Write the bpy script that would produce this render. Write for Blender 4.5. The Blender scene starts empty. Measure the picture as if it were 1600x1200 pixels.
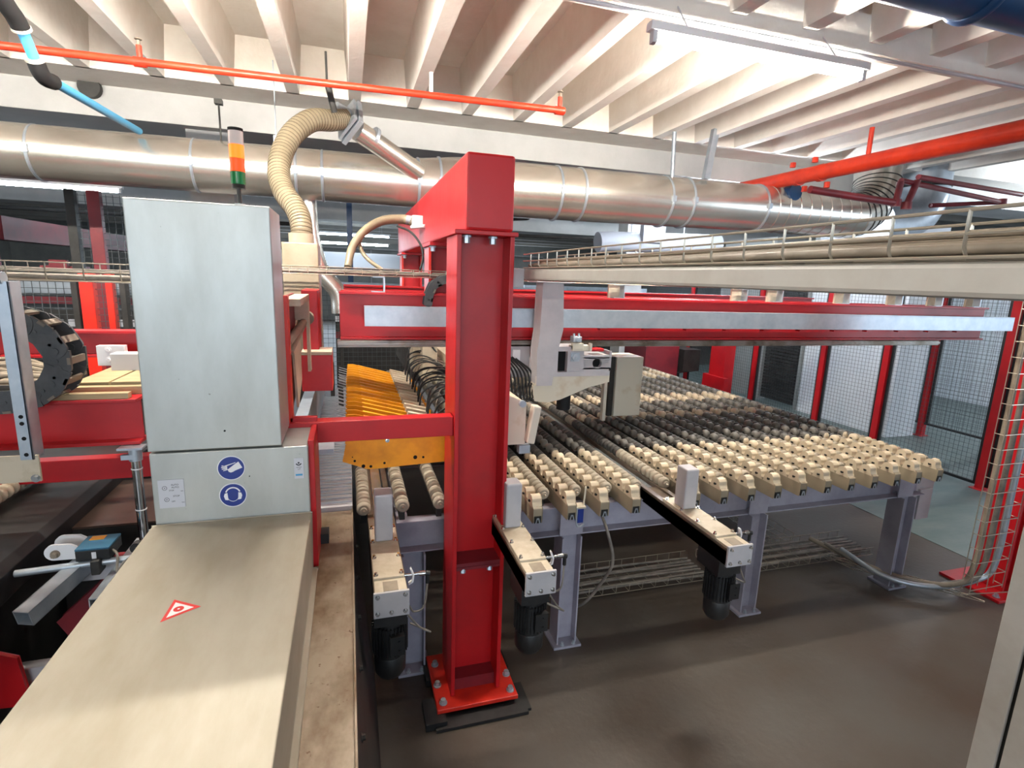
import bpy, math, random
from mathutils import Vector, Matrix
random.seed(7)
PI = math.pi
S = bpy.context.scene
COL = S.collection

# ---------------------------------------------------------------- camera
cam_d = bpy.data.cameras.new('camera'); cam = bpy.data.objects.new('camera', cam_d); COL.objects.link(cam)
cam_d.sensor_width = 36.0; cam_d.sensor_fit = 'HORIZONTAL'; cam_d.lens = 834.79 / 1600 * 36
cam_d.clip_start = 0.05; cam_d.clip_end = 200
R_ = Vector((0.95705339, -0.28782521, 0.03471976)); D_ = Vector((-0.02347813, -0.19631432, -0.9802599)); F_ = Vector((0.2889595, 0.9373459, -0.19464088))
M = Matrix((R_, -D_, -F_)).transposed().to_4x4(); M.translation = Vector((0, 0, 2.1))
cam.matrix_world = M; S.camera = cam
cam_d.dof.use_dof = False

# ---------------------------------------------------------------- colour management, world, lights
S.view_settings.view_transform = 'Standard'; S.view_settings.look = 'None'
S.view_settings.gamma = 1.0; S.view_settings.use_curve_mapping = False; S.view_settings.exposure = 0.12
S.cycles.use_denoising = True; S.cycles.max_bounces = 8; S.cycles.diffuse_bounces = 6; S.cycles.glossy_bounces = 4
S.cycles.sample_clamp_indirect = 6.0
W = bpy.data.worlds.new('world'); S.world = W; W.use_nodes = True
bg = W.node_tree.nodes['Background']; bg.inputs[0].default_value = (0.62, 0.76, 1.0, 1); bg.inputs[1].default_value = 0.5

def area(name, loc, target, sx, sy, power, color):
    l = bpy.data.lights.new(name, 'AREA'); l.shape = 'RECTANGLE'; l.size = sx; l.size_y = sy; l.energy = power; l.color = color
    o = bpy.data.objects.new(name, l); COL.objects.link(o); o.location = loc
    o.rotation_euler = (Vector(target) - Vector(loc)).to_track_quat('-Z', 'Y').to_euler(); return o
COOL = (0.72, 0.86, 1.0)  # area lights inside the solid walls stand for window daylight
area('daylight_front_window', (-1.0, -6.85, 2.2), (-1.0, 0, 2.2), 9.0, 1.6, 330, COOL)
area('daylight_right_fill', (13.8, -2.0, 2.2), (7.5, 4.5, .8), 6.0, 2.4, 420, COOL)  # added light, aimed at the right partition and floor
area('daylight_left_window', (-11.8, 5.0, 2.3), (0, 5.0, 1.5), 9.0, 1.6, 220, COOL)
area('daylight_back_window', (2.0, 24.8, 2.3), (2.0, 0, 1.5), 14.0, 1.6, 420, COOL)

# ---------------------------------------------------------------- materials
def L(c):
    return tuple(((x / 255) / 12.92 if x / 255 <= .04045 else ((x / 255 + .055) / 1.055) ** 2.4) for x in c)
def mat(name, c, rough=.5, metal=0., c2=None, scale=4., lo=.4, hi=.65, bump=0., bscale=60., stretch=None, spec=.5, rvar=0., spots=None):
    m = bpy.data.materials.new(name); m.use_nodes = True; nt = m.node_tree; N = nt.nodes; K = nt.links
    b = N['Principled BSDF']; b.inputs['Roughness'].default_value = rough; b.inputs['Metallic'].default_value = metal
    b.inputs['Specular IOR Level'].default_value = spec
    a = L(c) + (1,); b.inputs['Base Color'].default_value = a
    g = N.new('ShaderNodeNewGeometry'); mp = N.new('ShaderNodeMapping'); K.new(g.outputs['Position'], mp.inputs[0])
    if stretch: mp.inputs['Scale'].default_value = stretch
    if c2:
        n = N.new('ShaderNodeTexNoise'); n.inputs['Scale'].default_value = scale; n.inputs['Detail'].default_value = 6; n.inputs['Roughness'].default_value = .62
        K.new(mp.outputs[0], n.inputs['Vector'])
        r = N.new('ShaderNodeValToRGB'); r.color_ramp.elements[0].position = lo; r.color_ramp.elements[1].position = hi
        r.color_ramp.elements[0].color = a; r.color_ramp.elements[1].color = L(c2) + (1,)
        K.new(n.outputs['Fac'], r.inputs[0]); K.new(r.outputs[0], b.inputs['Base Color'])
        if rvar:
            mr = N.new('ShaderNodeMapRange'); mr.inputs[3].default_value = rough - rvar; mr.inputs[4].default_value = rough + rvar
            K.new(n.outputs['Fac'], mr.inputs[0]); K.new(mr.outputs[0], b.inputs['Roughness'])
    if spots:
        sc_, th, sc = spots; n3 = N.new('ShaderNodeTexNoise'); n3.inputs['Scale'].default_value = sc_; n3.inputs['Detail'].default_value = 3; n3.inputs['Roughness'].default_value = .7; K.new(g.outputs['Position'], n3.inputs['Vector'])
        r3 = N.new('ShaderNodeValToRGB'); r3.color_ramp.elements[0].position = th; r3.color_ramp.elements[1].position = th + .05; K.new(n3.outputs['Fac'], r3.inputs[0])
        mx = N.new('ShaderNodeMixRGB'); mx.inputs[2].default_value = L(sc) + (1,); K.new(r3.outputs[0], mx.inputs[0])
        src = b.inputs['Base Color'].links[0].from_socket; K.new(src, mx.inputs[1]); K.new(mx.outputs[0], b.inputs['Base Color'])
    if bump:
        n2 = N.new('ShaderNodeTexNoise'); n2.inputs['Scale'].default_value = bscale; n2.inputs['Detail'].default_value = 4; K.new(mp.outputs[0], n2.inputs['Vector'])
        bp = N.new('ShaderNodeBump'); bp.inputs['Strength'].default_value = bump; bp.inputs['Distance'].default_value = .01
        K.new(n2.outputs['Fac'], bp.inputs['Height']); K.new(bp.outputs[0], b.inputs['Normal'])
    return m
def emit(name, c, s):
    m = bpy.data.materials.new(name); m.use_nodes = True; b = m.node_tree.nodes['Principled BSDF']
    b.inputs['Base Color'].default_value = L(c) + (1,); b.inputs['Emission Color'].default_value = L(c) + (1,); b.inputs['Emission Strength'].default_value = s
    return m
X = {}
X['floor'] = mat('floor_paint', (66, 54, 44), .48, 0, (82, 78, 74), .9, .35, .7, .15, 25, rvar=.12, spots=(26, .74, (120, 112, 100)))
X['floor_grey'] = mat('floor_grey_paint', (92, 108, 108), .45, 0, (118, 128, 126), 2.0, .35, .8, .1, 20, stretch=(1, 3, 1))
X['ceiling'] = mat('ceiling_paint', (240, 234, 226), .85, 0, (230, 222, 212), 3, .4, .7, .35, 18)
X['fascia'] = mat('concrete_beam_paint', (184, 183, 182), .8, 0, (170, 169, 168), 2, .4, .75, .2, 14)
X['soffit'] = mat('far_ceiling_paint', (176, 172, 166), .85, 0, (160, 158, 154), 2)
X['wall'] = mat('white_wall_paint', (236, 240, 246), .8, 0, (224, 230, 238), 1.5, .4, .7, .1, 20)
X['wall_grey'] = mat('grey_wall_paint', (150, 152, 150), .8, 0, (128, 132, 132), 1.2)
X['red'] = mat('red_enamel', (186, 20, 28), .4, 0, (160, 16, 26), 2.5, .4, .7, .05, 30, rvar=.08)
X['red_orange'] = mat('red_orange_lit_enamel', (214, 44, 26), .34, 0, (190, 34, 26), 9, .4, .7, .05, 30)  # orange red; on hanger flange and fence posts it stands for light
X['red_dark'] = mat('dark_red_enamel', (128, 30, 40), .45, 0, (104, 26, 36), 3)
X['pipe_red'] = mat('red_pipe_paint', (222, 62, 34), .38, 0, (190, 44, 28), 6, .4, .8)
X['steel'] = mat('brushed_stainless', (186, 190, 188), .42, .45, (168, 170, 166), 5, .35, .7, .03, 40, stretch=(1, 1, .35), rvar=.06, spots=(38, .72, (132, 130, 124)))
X['desk'] = mat('worn_stainless_top', (160, 153, 140), .52, .2, (140, 130, 112), 3, .35, .72, .04, 30, stretch=(1.6, .5, 1), rvar=.08, spots=(22, .73, (118, 100, 76)))
X['ledge'] = mat('stained_steel_tray', (146, 132, 114), .4, .25, (98, 76, 50), 5.5, .42, .66, .1, 30, stretch=(1, .6, 1), rvar=.1, spots=(30, .66, (92, 66, 40)))
X['galv'] = mat('galvanised_steel', (186, 194, 202), .38, .6, (164, 174, 186), 9, .35, .7, .02, 60)
X['duct'] = mat('duct_sheet_steel', (226, 221, 212), .27, .86, (214, 208, 198), 3, .4, .7)
X['chrome'] = mat('chrome', (214, 216, 218), .14, 1.)
X['grey_paint'] = mat('grey_machine_paint', (178, 176, 180), .5, 0, (160, 158, 164), 6, .4, .8, .05, 40)
X['lilac'] = mat('light_grey_frame_paint', (158, 156, 170), .5, 0, (138, 136, 150), 5)
X['cream_paint'] = mat('cream_machine_paint', (206, 200, 184), .5, 0, (176, 150, 112), 4.5, .55, .8)
X['tube_paint'] = mat('dusty_grey_tube', (160, 156, 150), .5, 0, (146, 140, 132), 8, .4, .8)
X['beige'] = mat('beige_cover', (176, 164, 144), .5, 0, (160, 148, 126), 5)
X['dusty'] = mat('dusty_plate', (190, 178, 158), .6, 0, (170, 156, 134), 10)
X['yellow'] = mat('yellow_enamel', (240, 162, 24), .42, 0, (206, 128, 20), 8, .45, .8)
X['black'] = mat('black_paint', (20, 20, 22), .5, 0, (34, 33, 33), 10)
X['blackrub'] = mat('black_rubber', (24, 24, 26), .7)
X['chain'] = mat('grey_plastic_chain', (58, 60, 64), .6, 0, (72, 74, 78), 12)
X['dark'] = mat('dark_steel', (52, 50, 48), .5, .3, (36, 35, 34), 6)
X['hole'] = mat('dark_hole', (6, 6, 6), .9)
X['brown'] = mat('brown_plate', (74, 58, 50), .4, 0, (60, 46, 40), 4)
X['cable'] = mat('grey_cable', (128, 120, 112), .5, 0, (96, 90, 84), 14)
X['tan'] = mat('tan_conduit', (140, 128, 112), .55, 0, (116, 104, 90), 10)
X['hose'] = mat('cream_hose', (134, 123, 102), .45, 0, (118, 107, 86), 5)
X['wire'] = mat('tray_wire', (184, 176, 162), .3, .7)
X['groove_shade'] = mat('hose_groove_shade', (82, 70, 50), .6)  # shade of the hose grooves as a darker colour
X['rail_steel'] = mat('guide_rail_steel', (150, 146, 140), .35, .6, (104, 92, 78), 3, .45, .6, stretch=(1, 1, 1))
X['lamp_right_fill'] = emit('right_fill_tube', (232, 244, 255), 300)  # glow of the added lamps that brighten the right bay
X['brown_link'] = mat('dusty_chain_bar', (110, 100, 90), .6)
X['mesh'] = mat('fence_mesh', (70, 74, 78), .5, .2)
X['blue_pipe'] = mat('blue_air_pipe', (86, 176, 226), .35)
X['navy'] = mat('navy_pipe', (24, 66, 110), .35, 0, (20, 54, 92), 3)
X['blue'] = mat('sign_blue', (28, 52, 132), .4)
X['blue_sensor'] = mat('blue_sensor', (36, 92, 122), .45)
X['white'] = mat('white_print', (232, 232, 236), .5)
X['label'] = mat('label_paper', (196, 198, 206), .5)
X['ink'] = mat('ink', (30, 30, 38), .6)
X['cyan'] = mat('cyan_print', (70, 150, 196), .5)
X['sign_red'] = mat('sign_red', (206, 34, 30), .5)
X['amber'] = mat('amber_cap', (250, 150, 50), .3)
X['green'] = mat('green_lens', (16, 104, 54), .25)
X['clear'] = mat('clear_lens', (214, 196, 190), .2)
X['wood'] = mat('wood_plank', (168, 150, 116), .6, 0, (146, 126, 92), 3, .4, .7, stretch=(1, 6, 6))
X['lamp_on'] = emit('lamp_tube', (255, 248, 234), 540)
X['lamp_far'] = emit('far_lamp_tube', (226, 244, 255), 70)
X['lamp_orange'] = emit('orange_lamp', (255, 110, 20), 1.6)
X['lamp_orange2'] = emit('dim_orange_lamp', (240, 84, 10), .35)
X['arm'] = mat('oily_arm_steel', (112, 98, 84), .42, .3, (88, 76, 66), 6)
X['lamp_rear'] = emit('rear_lamp_tube', (255, 248, 234), 260)
X['glass'] = mat('belt_strip', (200, 212, 218), .22, .8)

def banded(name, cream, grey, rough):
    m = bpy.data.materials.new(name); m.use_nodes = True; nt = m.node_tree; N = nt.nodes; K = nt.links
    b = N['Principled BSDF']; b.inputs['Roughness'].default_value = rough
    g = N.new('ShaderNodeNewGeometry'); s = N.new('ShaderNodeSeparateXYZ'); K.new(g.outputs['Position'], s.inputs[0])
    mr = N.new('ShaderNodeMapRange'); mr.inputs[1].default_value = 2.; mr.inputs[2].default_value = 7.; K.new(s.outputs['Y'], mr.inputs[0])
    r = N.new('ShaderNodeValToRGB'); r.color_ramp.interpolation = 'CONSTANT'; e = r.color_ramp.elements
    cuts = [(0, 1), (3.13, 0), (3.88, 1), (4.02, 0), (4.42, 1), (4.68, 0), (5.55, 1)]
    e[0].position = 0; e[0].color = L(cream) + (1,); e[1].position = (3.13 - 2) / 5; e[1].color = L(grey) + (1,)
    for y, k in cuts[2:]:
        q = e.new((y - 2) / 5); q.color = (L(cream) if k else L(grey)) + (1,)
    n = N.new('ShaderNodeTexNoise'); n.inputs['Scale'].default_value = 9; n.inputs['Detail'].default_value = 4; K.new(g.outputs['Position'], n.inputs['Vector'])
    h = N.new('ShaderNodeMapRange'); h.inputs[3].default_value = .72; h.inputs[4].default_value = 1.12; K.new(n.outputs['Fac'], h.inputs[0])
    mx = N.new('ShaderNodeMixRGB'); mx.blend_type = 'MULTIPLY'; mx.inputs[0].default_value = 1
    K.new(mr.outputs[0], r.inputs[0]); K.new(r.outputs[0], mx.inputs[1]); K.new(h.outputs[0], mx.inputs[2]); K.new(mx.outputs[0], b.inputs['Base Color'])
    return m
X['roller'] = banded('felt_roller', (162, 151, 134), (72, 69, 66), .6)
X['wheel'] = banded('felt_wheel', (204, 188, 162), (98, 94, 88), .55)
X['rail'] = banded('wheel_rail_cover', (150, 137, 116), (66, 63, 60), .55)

# ---------------------------------------------------------------- mesh builder
class MB:
    def __init__(s): s.v = []; s.f = []; s.sm = []
    def add(s, vs, fs, sm=False):
        o = len(s.v); s.v += [tuple(p) for p in vs]
        for f in fs: s.f.append(tuple(i + o for i in f)); s.sm.append(sm)
        return s
    def box(s, x0, x1, y0, y1, z0, z1):
        vs = [(x, y, z) for x in (x0, x1) for y in (y0, y1) for z in (z0, z1)]
        return s.add(vs, [(0, 1, 3, 2), (4, 6, 7, 5), (0, 4, 5, 1), (2, 3, 7, 6), (0, 2, 6, 4), (1, 5, 7, 3)])
    def obox(s, c, u, v, w, a, b, d):   # centre, unit axes, half sizes
        c, u, v, w = map(Vector, (c, u, v, w))
        vs = [c + u * i * a + v * j * b + w * k * d for i in (-1, 1) for j in (-1, 1) for k in (-1, 1)]
        return s.add(vs, [(0, 1, 3, 2), (4, 6, 7, 5), (0, 4, 5, 1), (2, 3, 7, 6), (0, 2, 6, 4), (1, 5, 7, 3)])
    def prism(s, pts, axis, a, b):      # polygon in the plane normal to axis, between a and b
        def P(p, t):
            return {'x': (t, p[0], p[1]), 'y': (p[0], t, p[1]), 'z': (p[0], p[1], t)}[axis]
        n = len(pts); vs = [P(p, a) for p in pts] + [P(p, b) for p in pts]
        fs = [tuple(range(n)), tuple(range(2 * n - 1, n - 1, -1))] + [(i, (i + 1) % n, n + (i + 1) % n, n + i) for i in range(n)]
        return s.add(vs, fs)
    def cyl(s, p0, p1, r, n=16, r1=None):
        return s.lathe(p0, p1, [(0, r), (1, r if r1 is None else r1)], n, rel=True)
    def lathe(s, p0, p1, prof, n=16, rel=False, sm=True):
        p0, p1 = Vector(p0), Vector(p1); ax = p1 - p0; ln = ax.length; ax.normalize()
        u = ax.orthogonal().normalized(); w = ax.cross(u); vs = []
        for t, r in prof:
            c = p0 + ax * (t * ln if rel else t)
            for i in range(n):
                a = 2 * PI * i / n; vs.append(c + (u * math.cos(a) + w * math.sin(a)) * r)
        m = len(prof); fs = []
        for k in range(m - 1):
            for i in range(n): fs.append((k * n + i, k * n + (i + 1) % n, (k + 1) * n + (i + 1) % n, (k + 1) * n + i))
        s.add(vs, fs, sm); o = len(s.v) - len(vs)
        s.f.append(tuple(o + i for i in range(n - 1, -1, -1))); s.sm.append(False)
        s.f.append(tuple(o + (m - 1) * n + i for i in range(n))); s.sm.append(False)
        return s
    def tube(s, pts, r, n=12, rf=None):
        pts = [Vector(p) for p in pts]; m = len(pts); vs = []; u = None
        for k in range(m):
            t = (pts[min(k + 1, m - 1)] - pts[max(k - 1, 0)]).normalized()
            u = t.orthogonal().normalized() if u is None else (u - t * u.dot(t)).normalized()
            w = t.cross(u); rr = rf(k / (m - 1)) if rf else r
            for i in range(n):
                a = 2 * PI * i / n; vs.append(pts[k] + (u * math.cos(a) + w * math.sin(a)) * rr)
        fs = [(k * n + i, k * n + (i + 1) % n, (k + 1) * n + (i + 1) % n, (k + 1) * n + i) for k in range(m - 1) for i in range(n)]
        s.add(vs, fs, True); o = len(s.v) - len(vs)
        s.f.append(tuple(o + i for i in range(n - 1, -1, -1))); s.sm.append(False)
        s.f.append(tuple(o + (m - 1) * n + i for i in range(n))); s.sm.append(False)
        return s
    def bolt(s, c, d, r=.012, h=.012):
        c, d = Vector(c), Vector(d).normalized()
        s.lathe(c, c + d * h * .25, [(0, r * 1.5), (h * .25, r * 1.5)], 14)
        return s.lathe(c + d * h * .25, c + d * h, [(0, r), (h * .8, r)], 6, sm=False)
    def build(s, name, m, parent=None, bevel=0., origin=None):
        if parent is None and origin is None:
            xs, ys, zs = zip(*s.v); origin = ((min(xs) + max(xs)) / 2, (min(ys) + max(ys)) / 2, min(zs))
        off = Vector(root_of(parent)) if parent is not None else Vector(origin)
        me = bpy.data.meshes.new(name); me.from_pydata([tuple(Vector(p) - off) for p in s.v], [], s.f)
        me.polygons.foreach_set('use_smooth', s.sm); me.materials.append(X[m] if isinstance(m, str) else m); me.update()
        if any(s.sm): me.set_sharp_from_angle(angle=math.radians(40))
        o = bpy.data.objects.new(name, me); COL.objects.link(o)
        if parent is not None: o.parent = parent; o['root'] = tuple(off)
        else: o.location = off; o['root'] = tuple(off)
        if bevel:
            b = o.modifiers.new('bevel', 'BEVEL'); b.width = bevel; b.segments = 2; b.limit_method = 'ANGLE'; b.harden_normals = False
        return o
def root_of(o): return tuple(o['root'])
def tag(o, label, cat, group=None, kind=None):
    o['label'] = label; o['category'] = cat
    if group: o['group'] = group
    if kind: o['kind'] = kind
    return o
def thing(name, label, cat, loc, group=None):
    o = bpy.data.objects.new(name, None); COL.objects.link(o); o.location = loc; o['root'] = tuple(loc); o.empty_display_size = .1
    return tag(o, label, cat, group)
def struct(mb, name, m): o = mb.build(name, m); o['kind'] = 'structure'; return o
def spline(pts, n=8):
    pts = [Vector(p) for p in pts]; out = []
    q = [pts[0] * 2 - pts[1]] + pts + [pts[-1] * 2 - pts[-2]]
    for i in range(1, len(q) - 2):
        for k in range(n):
            t = k / n; a, b, c, d = q[i - 1], q[i], q[i + 1], q[i + 2]
            out.append(.5 * ((2 * b) + (c - a) * t + (2 * a - 5 * b + 4 * c - d) * t * t + (3 * b - a - 3 * c + d) * t ** 3))
    return out + [pts[-1]]

# ================================================================ SETTING
struct(MB().box(-12, 14, -7, 25, -.1, 0), 'floor', 'floor')
b = MB().box(-12, 14, -7, 25, 4.12, 4.3)
RX = [.1 + .545 * k for k in range(-9, 15)]
for x in RX:                                                     # tapered ribs over the hall bay
    for y0, y1 in ((-6.9, 3.06), (3.16, 5.75)):
        b.prism([(x - .055, 3.70), (x + .055, 3.70), (x + .085, 4.13), (x - .085, 4.13)], 'y', y0, y1)
b.box(-12, 14, 3.06, 3.16, 3.64, 3.86)                            # cross rib carrying the lamps
b.box(-12, 14, 5.72, 6.22, 3.70, 4.13)
struct(b, 'ceiling', 'ceiling')
struct(MB().box(-12, 14, 6.2, 7.0, 3.43, 4.13), 'trim_1', 'fascia')
b = MB()
for k in range(10): b.box(-12, 14, 8.3 + 1.7 * k, 8.5 + 1.7 * k, 3.55, 4.13)
struct(b, 'trim_2', 'soffit')
struct(MB().box(-12, 14, 12.6, 13.3, 3.2, 4.12), 'trim_3', 'fascia')
struct(MB().box(-1.5, -1.1, 6.35, 6.8, 0, 3.44), 'trim_4', 'fascia')
struct(MB().box(5.35, 5.75, 9.9, 10.3, 0, 4.12), 'trim_5', 'fascia')
struct(MB().box(-12, 14, 25, 25.2, 0, 4.2), 'wall_back', 'wall_grey')
for nm, a in (('wall_left', (-12.2, -12, -7, 25, 0, 4.2)), ('wall_right', (14, 14.2, -7, 25, 0, 4.2)), ('wall_front', (-12, 14, -7.2, -7, 0, 4.2))):
    struct(MB().box(*a), nm, 'wall_grey')
# window frames added on solid walls, behind the area lights standing for daylight
def window(n, x0, x1, y0, y1, z0, z1):
    b = MB(); t = .05
    if x1 - x0 < .2:
        b.box(x0, x1, y0, y1, z0, z0 + t).box(x0, x1, y0, y1, z1 - t, z1)
        for k in range(6): y = y0 + (y1 - y0 - t) * k / 5; b.box(x0, x1, y, y + t, z0, z1)
    else:
        b.box(x0, x1, y0, y1, z0, z0 + t).box(x0, x1, y0, y1, z1 - t, z1)
        for k in range(8): x = x0 + (x1 - x0 - t) * k / 7; b.box(x, x + t, y0, y1, z0, z1)
    struct(b, 'window_%d' % n, 'grey_paint')
window(1, -5.6, 3.6, -7.0, -6.92, 1.35, 3.05); window(2, 13.92, 14, -5.1, 1.1, .95, 3.45)
window(3, -12, -11.92, .4, 9.6, 1.45, 3.15); window(4, -5.1, 9.1, 24.92, 25, 1.45, 3.15)
# grey painted floor zone, right side partitions
struct(MB().box(4.75, 13.9, 2.35, 12, 0, .004), 'floor_grey', 'floor_grey')
struct(MB().box(7.45, 7.6, 5.7, 7.25, 0, 3.0).box(7.45, 8.0, 5.6, 5.72, 0, 3.0), 'wall_partition', 'wall')
struct(MB().box(11.6, 11.75, 2.4, 9.5, 0, 3.0), 'wall_far_right', 'wall')
b = MB()
for k in range(46): b.box(7.5, 7.53 + .012 * (k % 2), 7.3, 8.2, .05 + .06 * k, .1 + .06 * k)
struct(b, 'door_1', 'dark')
struct(MB().box(7.45, 7.62, 7.24, 7.34, 0, 3).box(7.45, 7.62, 8.18, 9.6, 0, 3), 'trim_6', 'wall_grey')

# ================================================================ CONTROL CABINET AND STAINLESS DESK
cab = thing('control_cabinet', 'tall stainless steel control cabinet standing at the back of the steel desk', 'cabinet', (-.46, 2.17, 0))
MB().box(-.672, -.246, 2.03, 2.30, 1.47, 2.306).build('housing', 'steel', cab, .004)
b = MB().box(-.671, -.158, 2.034, 2.30, 0.2, 1.462)
b.build('lower_housing', 'steel', cab, .004)
b = MB().cyl((-.43, 2.0305, 1.535), (-.43, 2.0285, 1.535), .0035, 12).cyl((-.36, 2.0305, 1.36), (-.36, 2.0290, 1.36), .002, 10)
b.build('screw', 'hole', cab)
def disc(cx, cz, y, r, n=40): return [(cx + r * math.cos(2 * PI * i / n), cz + r * math.sin(2 * PI * i / n)) for i in range(n)]
# glove sign
g = MB().prism(disc(-.418, 1.395, 0, .0455), 'y', 2.0335, 2.0305).build('glove_sign', 'white', cab); g['label'] = 'round blue sign with a pair of white gloves'
MB().prism(disc(-.418, 1.395, 0, .0425), 'y', 2.0305, 2.0298).build('sign_face', 'blue', g)
def P2(cx, cz, pts): return [(cx + a * .0425, cz + c * .0425) for a, c in pts]
b = MB().prism(P2(-.418, 1.395, [(-.28, -.1), (.2, .28), (.58, .55), (.86, .0), (.3, -.22), (.12, -.33), (-.05, -.38), (-.2, -.3)]), 'y', 2.0298, 2.0292)
for a, c, d, e in ((-.72, .22, -.3, .1), (-.76, .08, -.3, .02), (-.72, -.08, -.3, -.06), (-.62, -.22, -.28, -.14)):
    b.prism(P2(-.418, 1.395, [(a, c), (a + .02, c + .07), (d, e + .08), (d, e)]), 'y', 2.0298, 2.0293)
b.prism(P2(-.418, 1.395, [(-.45, .17), (.35, .45), (.36, .51), (-.5, .25)]), 'y', 2.0298, 2.0293)
b.build('pictogram', 'white', g)
# ear protection sign
g = MB().prism(disc(-.418, 1.292, 0, .0455), 'y', 2.0335, 2.0305).build('ear_protection_sign', 'white', cab); g['label'] = 'round blue sign with a head wearing white ear muffs'
MB().prism(disc(-.418, 1.292, 0, .0425), 'y', 2.0305, 2.0298).build('sign_face', 'blue', g)
b = MB()
def ring(b, cx, cz, r0, r1, a0, a1, y0, y1, n=22, sx=1.):
    pts = [(cx + sx * r1 * math.cos(a0 + (a1 - a0) * i / n), cz + r1 * math.sin(a0 + (a1 - a0) * i / n)) for i in range(n + 1)]
    q = [(cx + sx * r0 * math.cos(a0 + (a1 - a0) * i / n), cz + r0 * math.sin(a0 + (a1 - a0) * i / n)) for i in range(n + 1)]
    for i in range(n): b.prism([q[i], pts[i], pts[i + 1], q[i + 1]], 'y', y0, y1)
ring(b, -.418, 1.297, .0215, .0262, .1 * PI, .9 * PI, 2.0298, 2.0292)
ring(b, -.418, 1.288, .0185, .0200, 1.08 * PI, 1.92 * PI, 2.0298, 2.0292, sx=.95)
for s in (-1, 1):
    b.prism([(-.418 + s * .018, 1.302), (-.418 + s * .027, 1.300), (-.418 + s * .030, 1.290), (-.418 + s * .026, 1.276), (-.418 + s * .016, 1.274)], 'y', 2.0298, 2.0290)
b.build('pictogram', 'white', g)
# switch position label
g = MB().box(-.652, -.572, 2.0305, 2.0335, 1.262, 1.366).build('switch_label', 'label', cab)
b = MB(); ring(b, -.632, 1.336, .0065, .0077, 0, 2 * PI, 2.0305, 2.0300); ring(b, -.628, 1.293, .0065, .0077, 0, 2 * PI, 2.0305, 2.0300)
b.prism(disc(-.632, 1.336, 0, .0016, 10), 'y', 2.0305, 2.03).prism(disc(-.628, 1.293, 0, .0018, 10), 'y', 2.0305, 2.03)
b.box(-.583, -.575, 2.0300, 2.0305, 1.3215, 1.3228).box(-.583, -.574, 2.0300, 2.0305, 1.279, 1.2802)
b.build('switch_symbol', 'ink', g)
def text(body, loc, size, m, parent, name='lettering', rot=(PI / 2, 0, 0)):
    c = bpy.data.curves.new(name, 'FONT'); c.body = body; c.size = size; c.extrude = .0002
    t = bpy.data.objects.new(name, c); COL.objects.link(t); bpy.context.view_layer.update()
    me = bpy.data.meshes.new_from_object(t.evaluated_get(bpy.context.evaluated_depsgraph_get())); bpy.data.objects.remove(t)
    o = bpy.data.objects.new(name, me); COL.objects.link(o); me.materials.clear(); me.materials.append(X[m]); o.parent = parent
    o.location = Vector(loc) - Vector(root_of(parent)); o.rotation_euler = rot; return o
text('AUTO', (-.612, 2.0303, 1.344), .0085, 'ink', g); text('AUTO', (-.611, 2.0303, 1.3345), .0085, 'ink', g)
text('STOP', (-.619, 2.0303, 1.324), .0065, 'ink', g); text('STOP', (-.608, 2.0303, 1.302), .0085, 'ink', g); text('OFF', (-.614, 2.0303, 1.283), .0065, 'ink', g)
# small sticker
g = MB().box(-.208, -.175, 2.0305, 2.0335, 1.338, 1.418).build('sticker', 'label', cab)
b = MB(); ring(b, -.192, 1.399, .0065, .0105, PI * 1.08, PI * 1.92, 2.0305, 2.03, 14); b.prism(disc(-.192, 1.399, 0, .0035, 14), 'y', 2.0305, 2.03)
b.box(-.201, -.182, 2.03, 2.0305, 1.3815, 1.3828); b.build('symbol', 'ink', g)
text('UT', (-.196, 2.0303, 1.372), .008, 'ink', g)
MB().box(-.204, -.180, 2.0299, 2.0305, 1.349, 1.356).build('stripe', 'cyan', g)

desk = thing('steel_desk', 'long stainless steel desk cover in the foreground with a red warning triangle', 'desk', (-.42, 1.1, 0))
MB().prism([(-.68, 1.2), (-.154, 1.2), (-.158, .97), (-.14, .965), (-.14, .955), (-.66, .955)], 'y', .2, 2.028).build('cover', 'desk', desk, .003)
MB().box(-.64, -.2, .3, 1.95, 0, .955).build('base', 'dark', desk)
tri = [(-.4835, 1.428), (-.402, 1.478), (-.478, 1.528)]
def shrink(p, k): cx = sum(a for a, _ in p) / 3; cy = sum(c for _, c in p) / 3; return [(cx + (a - cx) * k, cy + (c - cy) * k) for a, c in p]
g = MB().prism(tri, 'z', 1.2002, 1.2008).build('warning_triangle', 'sign_red', desk); g['label'] = 'red and white triangular warning sticker'
MB().prism(shrink(tri, .68), 'z', 1.2008, 1.2012).build('triangle_field', 'white', g)
cx, cy = shrink(tri, 0)[0]
MB().prism([(cx + .0125 * math.cos(a * PI / 12), cy + .0125 * math.sin(a * PI / 12)) for a in range(24)], 'z', 1.2012, 1.2015).build('triangle_dot', 'sign_red', g)
MB().prism([(cx + .003 * math.cos(a * PI / 6), cy + .003 * math.sin(a * PI / 6)) for a in range(12)], 'z', 1.2015, 1.2018).build('triangle_mark', 'white', g)

led = thing('side_tray', 'narrow stained steel tray running beside the desk, dark side panel below', 'tray', (-.08, 1.8, 0))
MB().box(-.152, -.004, .5, 2.56, .945, .957).box(-.012, -.004, .5, 2.56, .945, .964).build('tray_top', 'ledge', led, .002)
b = MB().prism([(-.15, .944), (-.004, .944), (.03, .6), (.085, .04), (.085, 0), (-.12, 0)], 'y', .5, 2.54)
b.build('side_panel', 'dark', led)
for k in range(7): MB().bolt((.006 + .0, .75 + .27 * k, .86), (1, 0, .1), .008, .01).build('bolt', 'dark', led)

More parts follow.
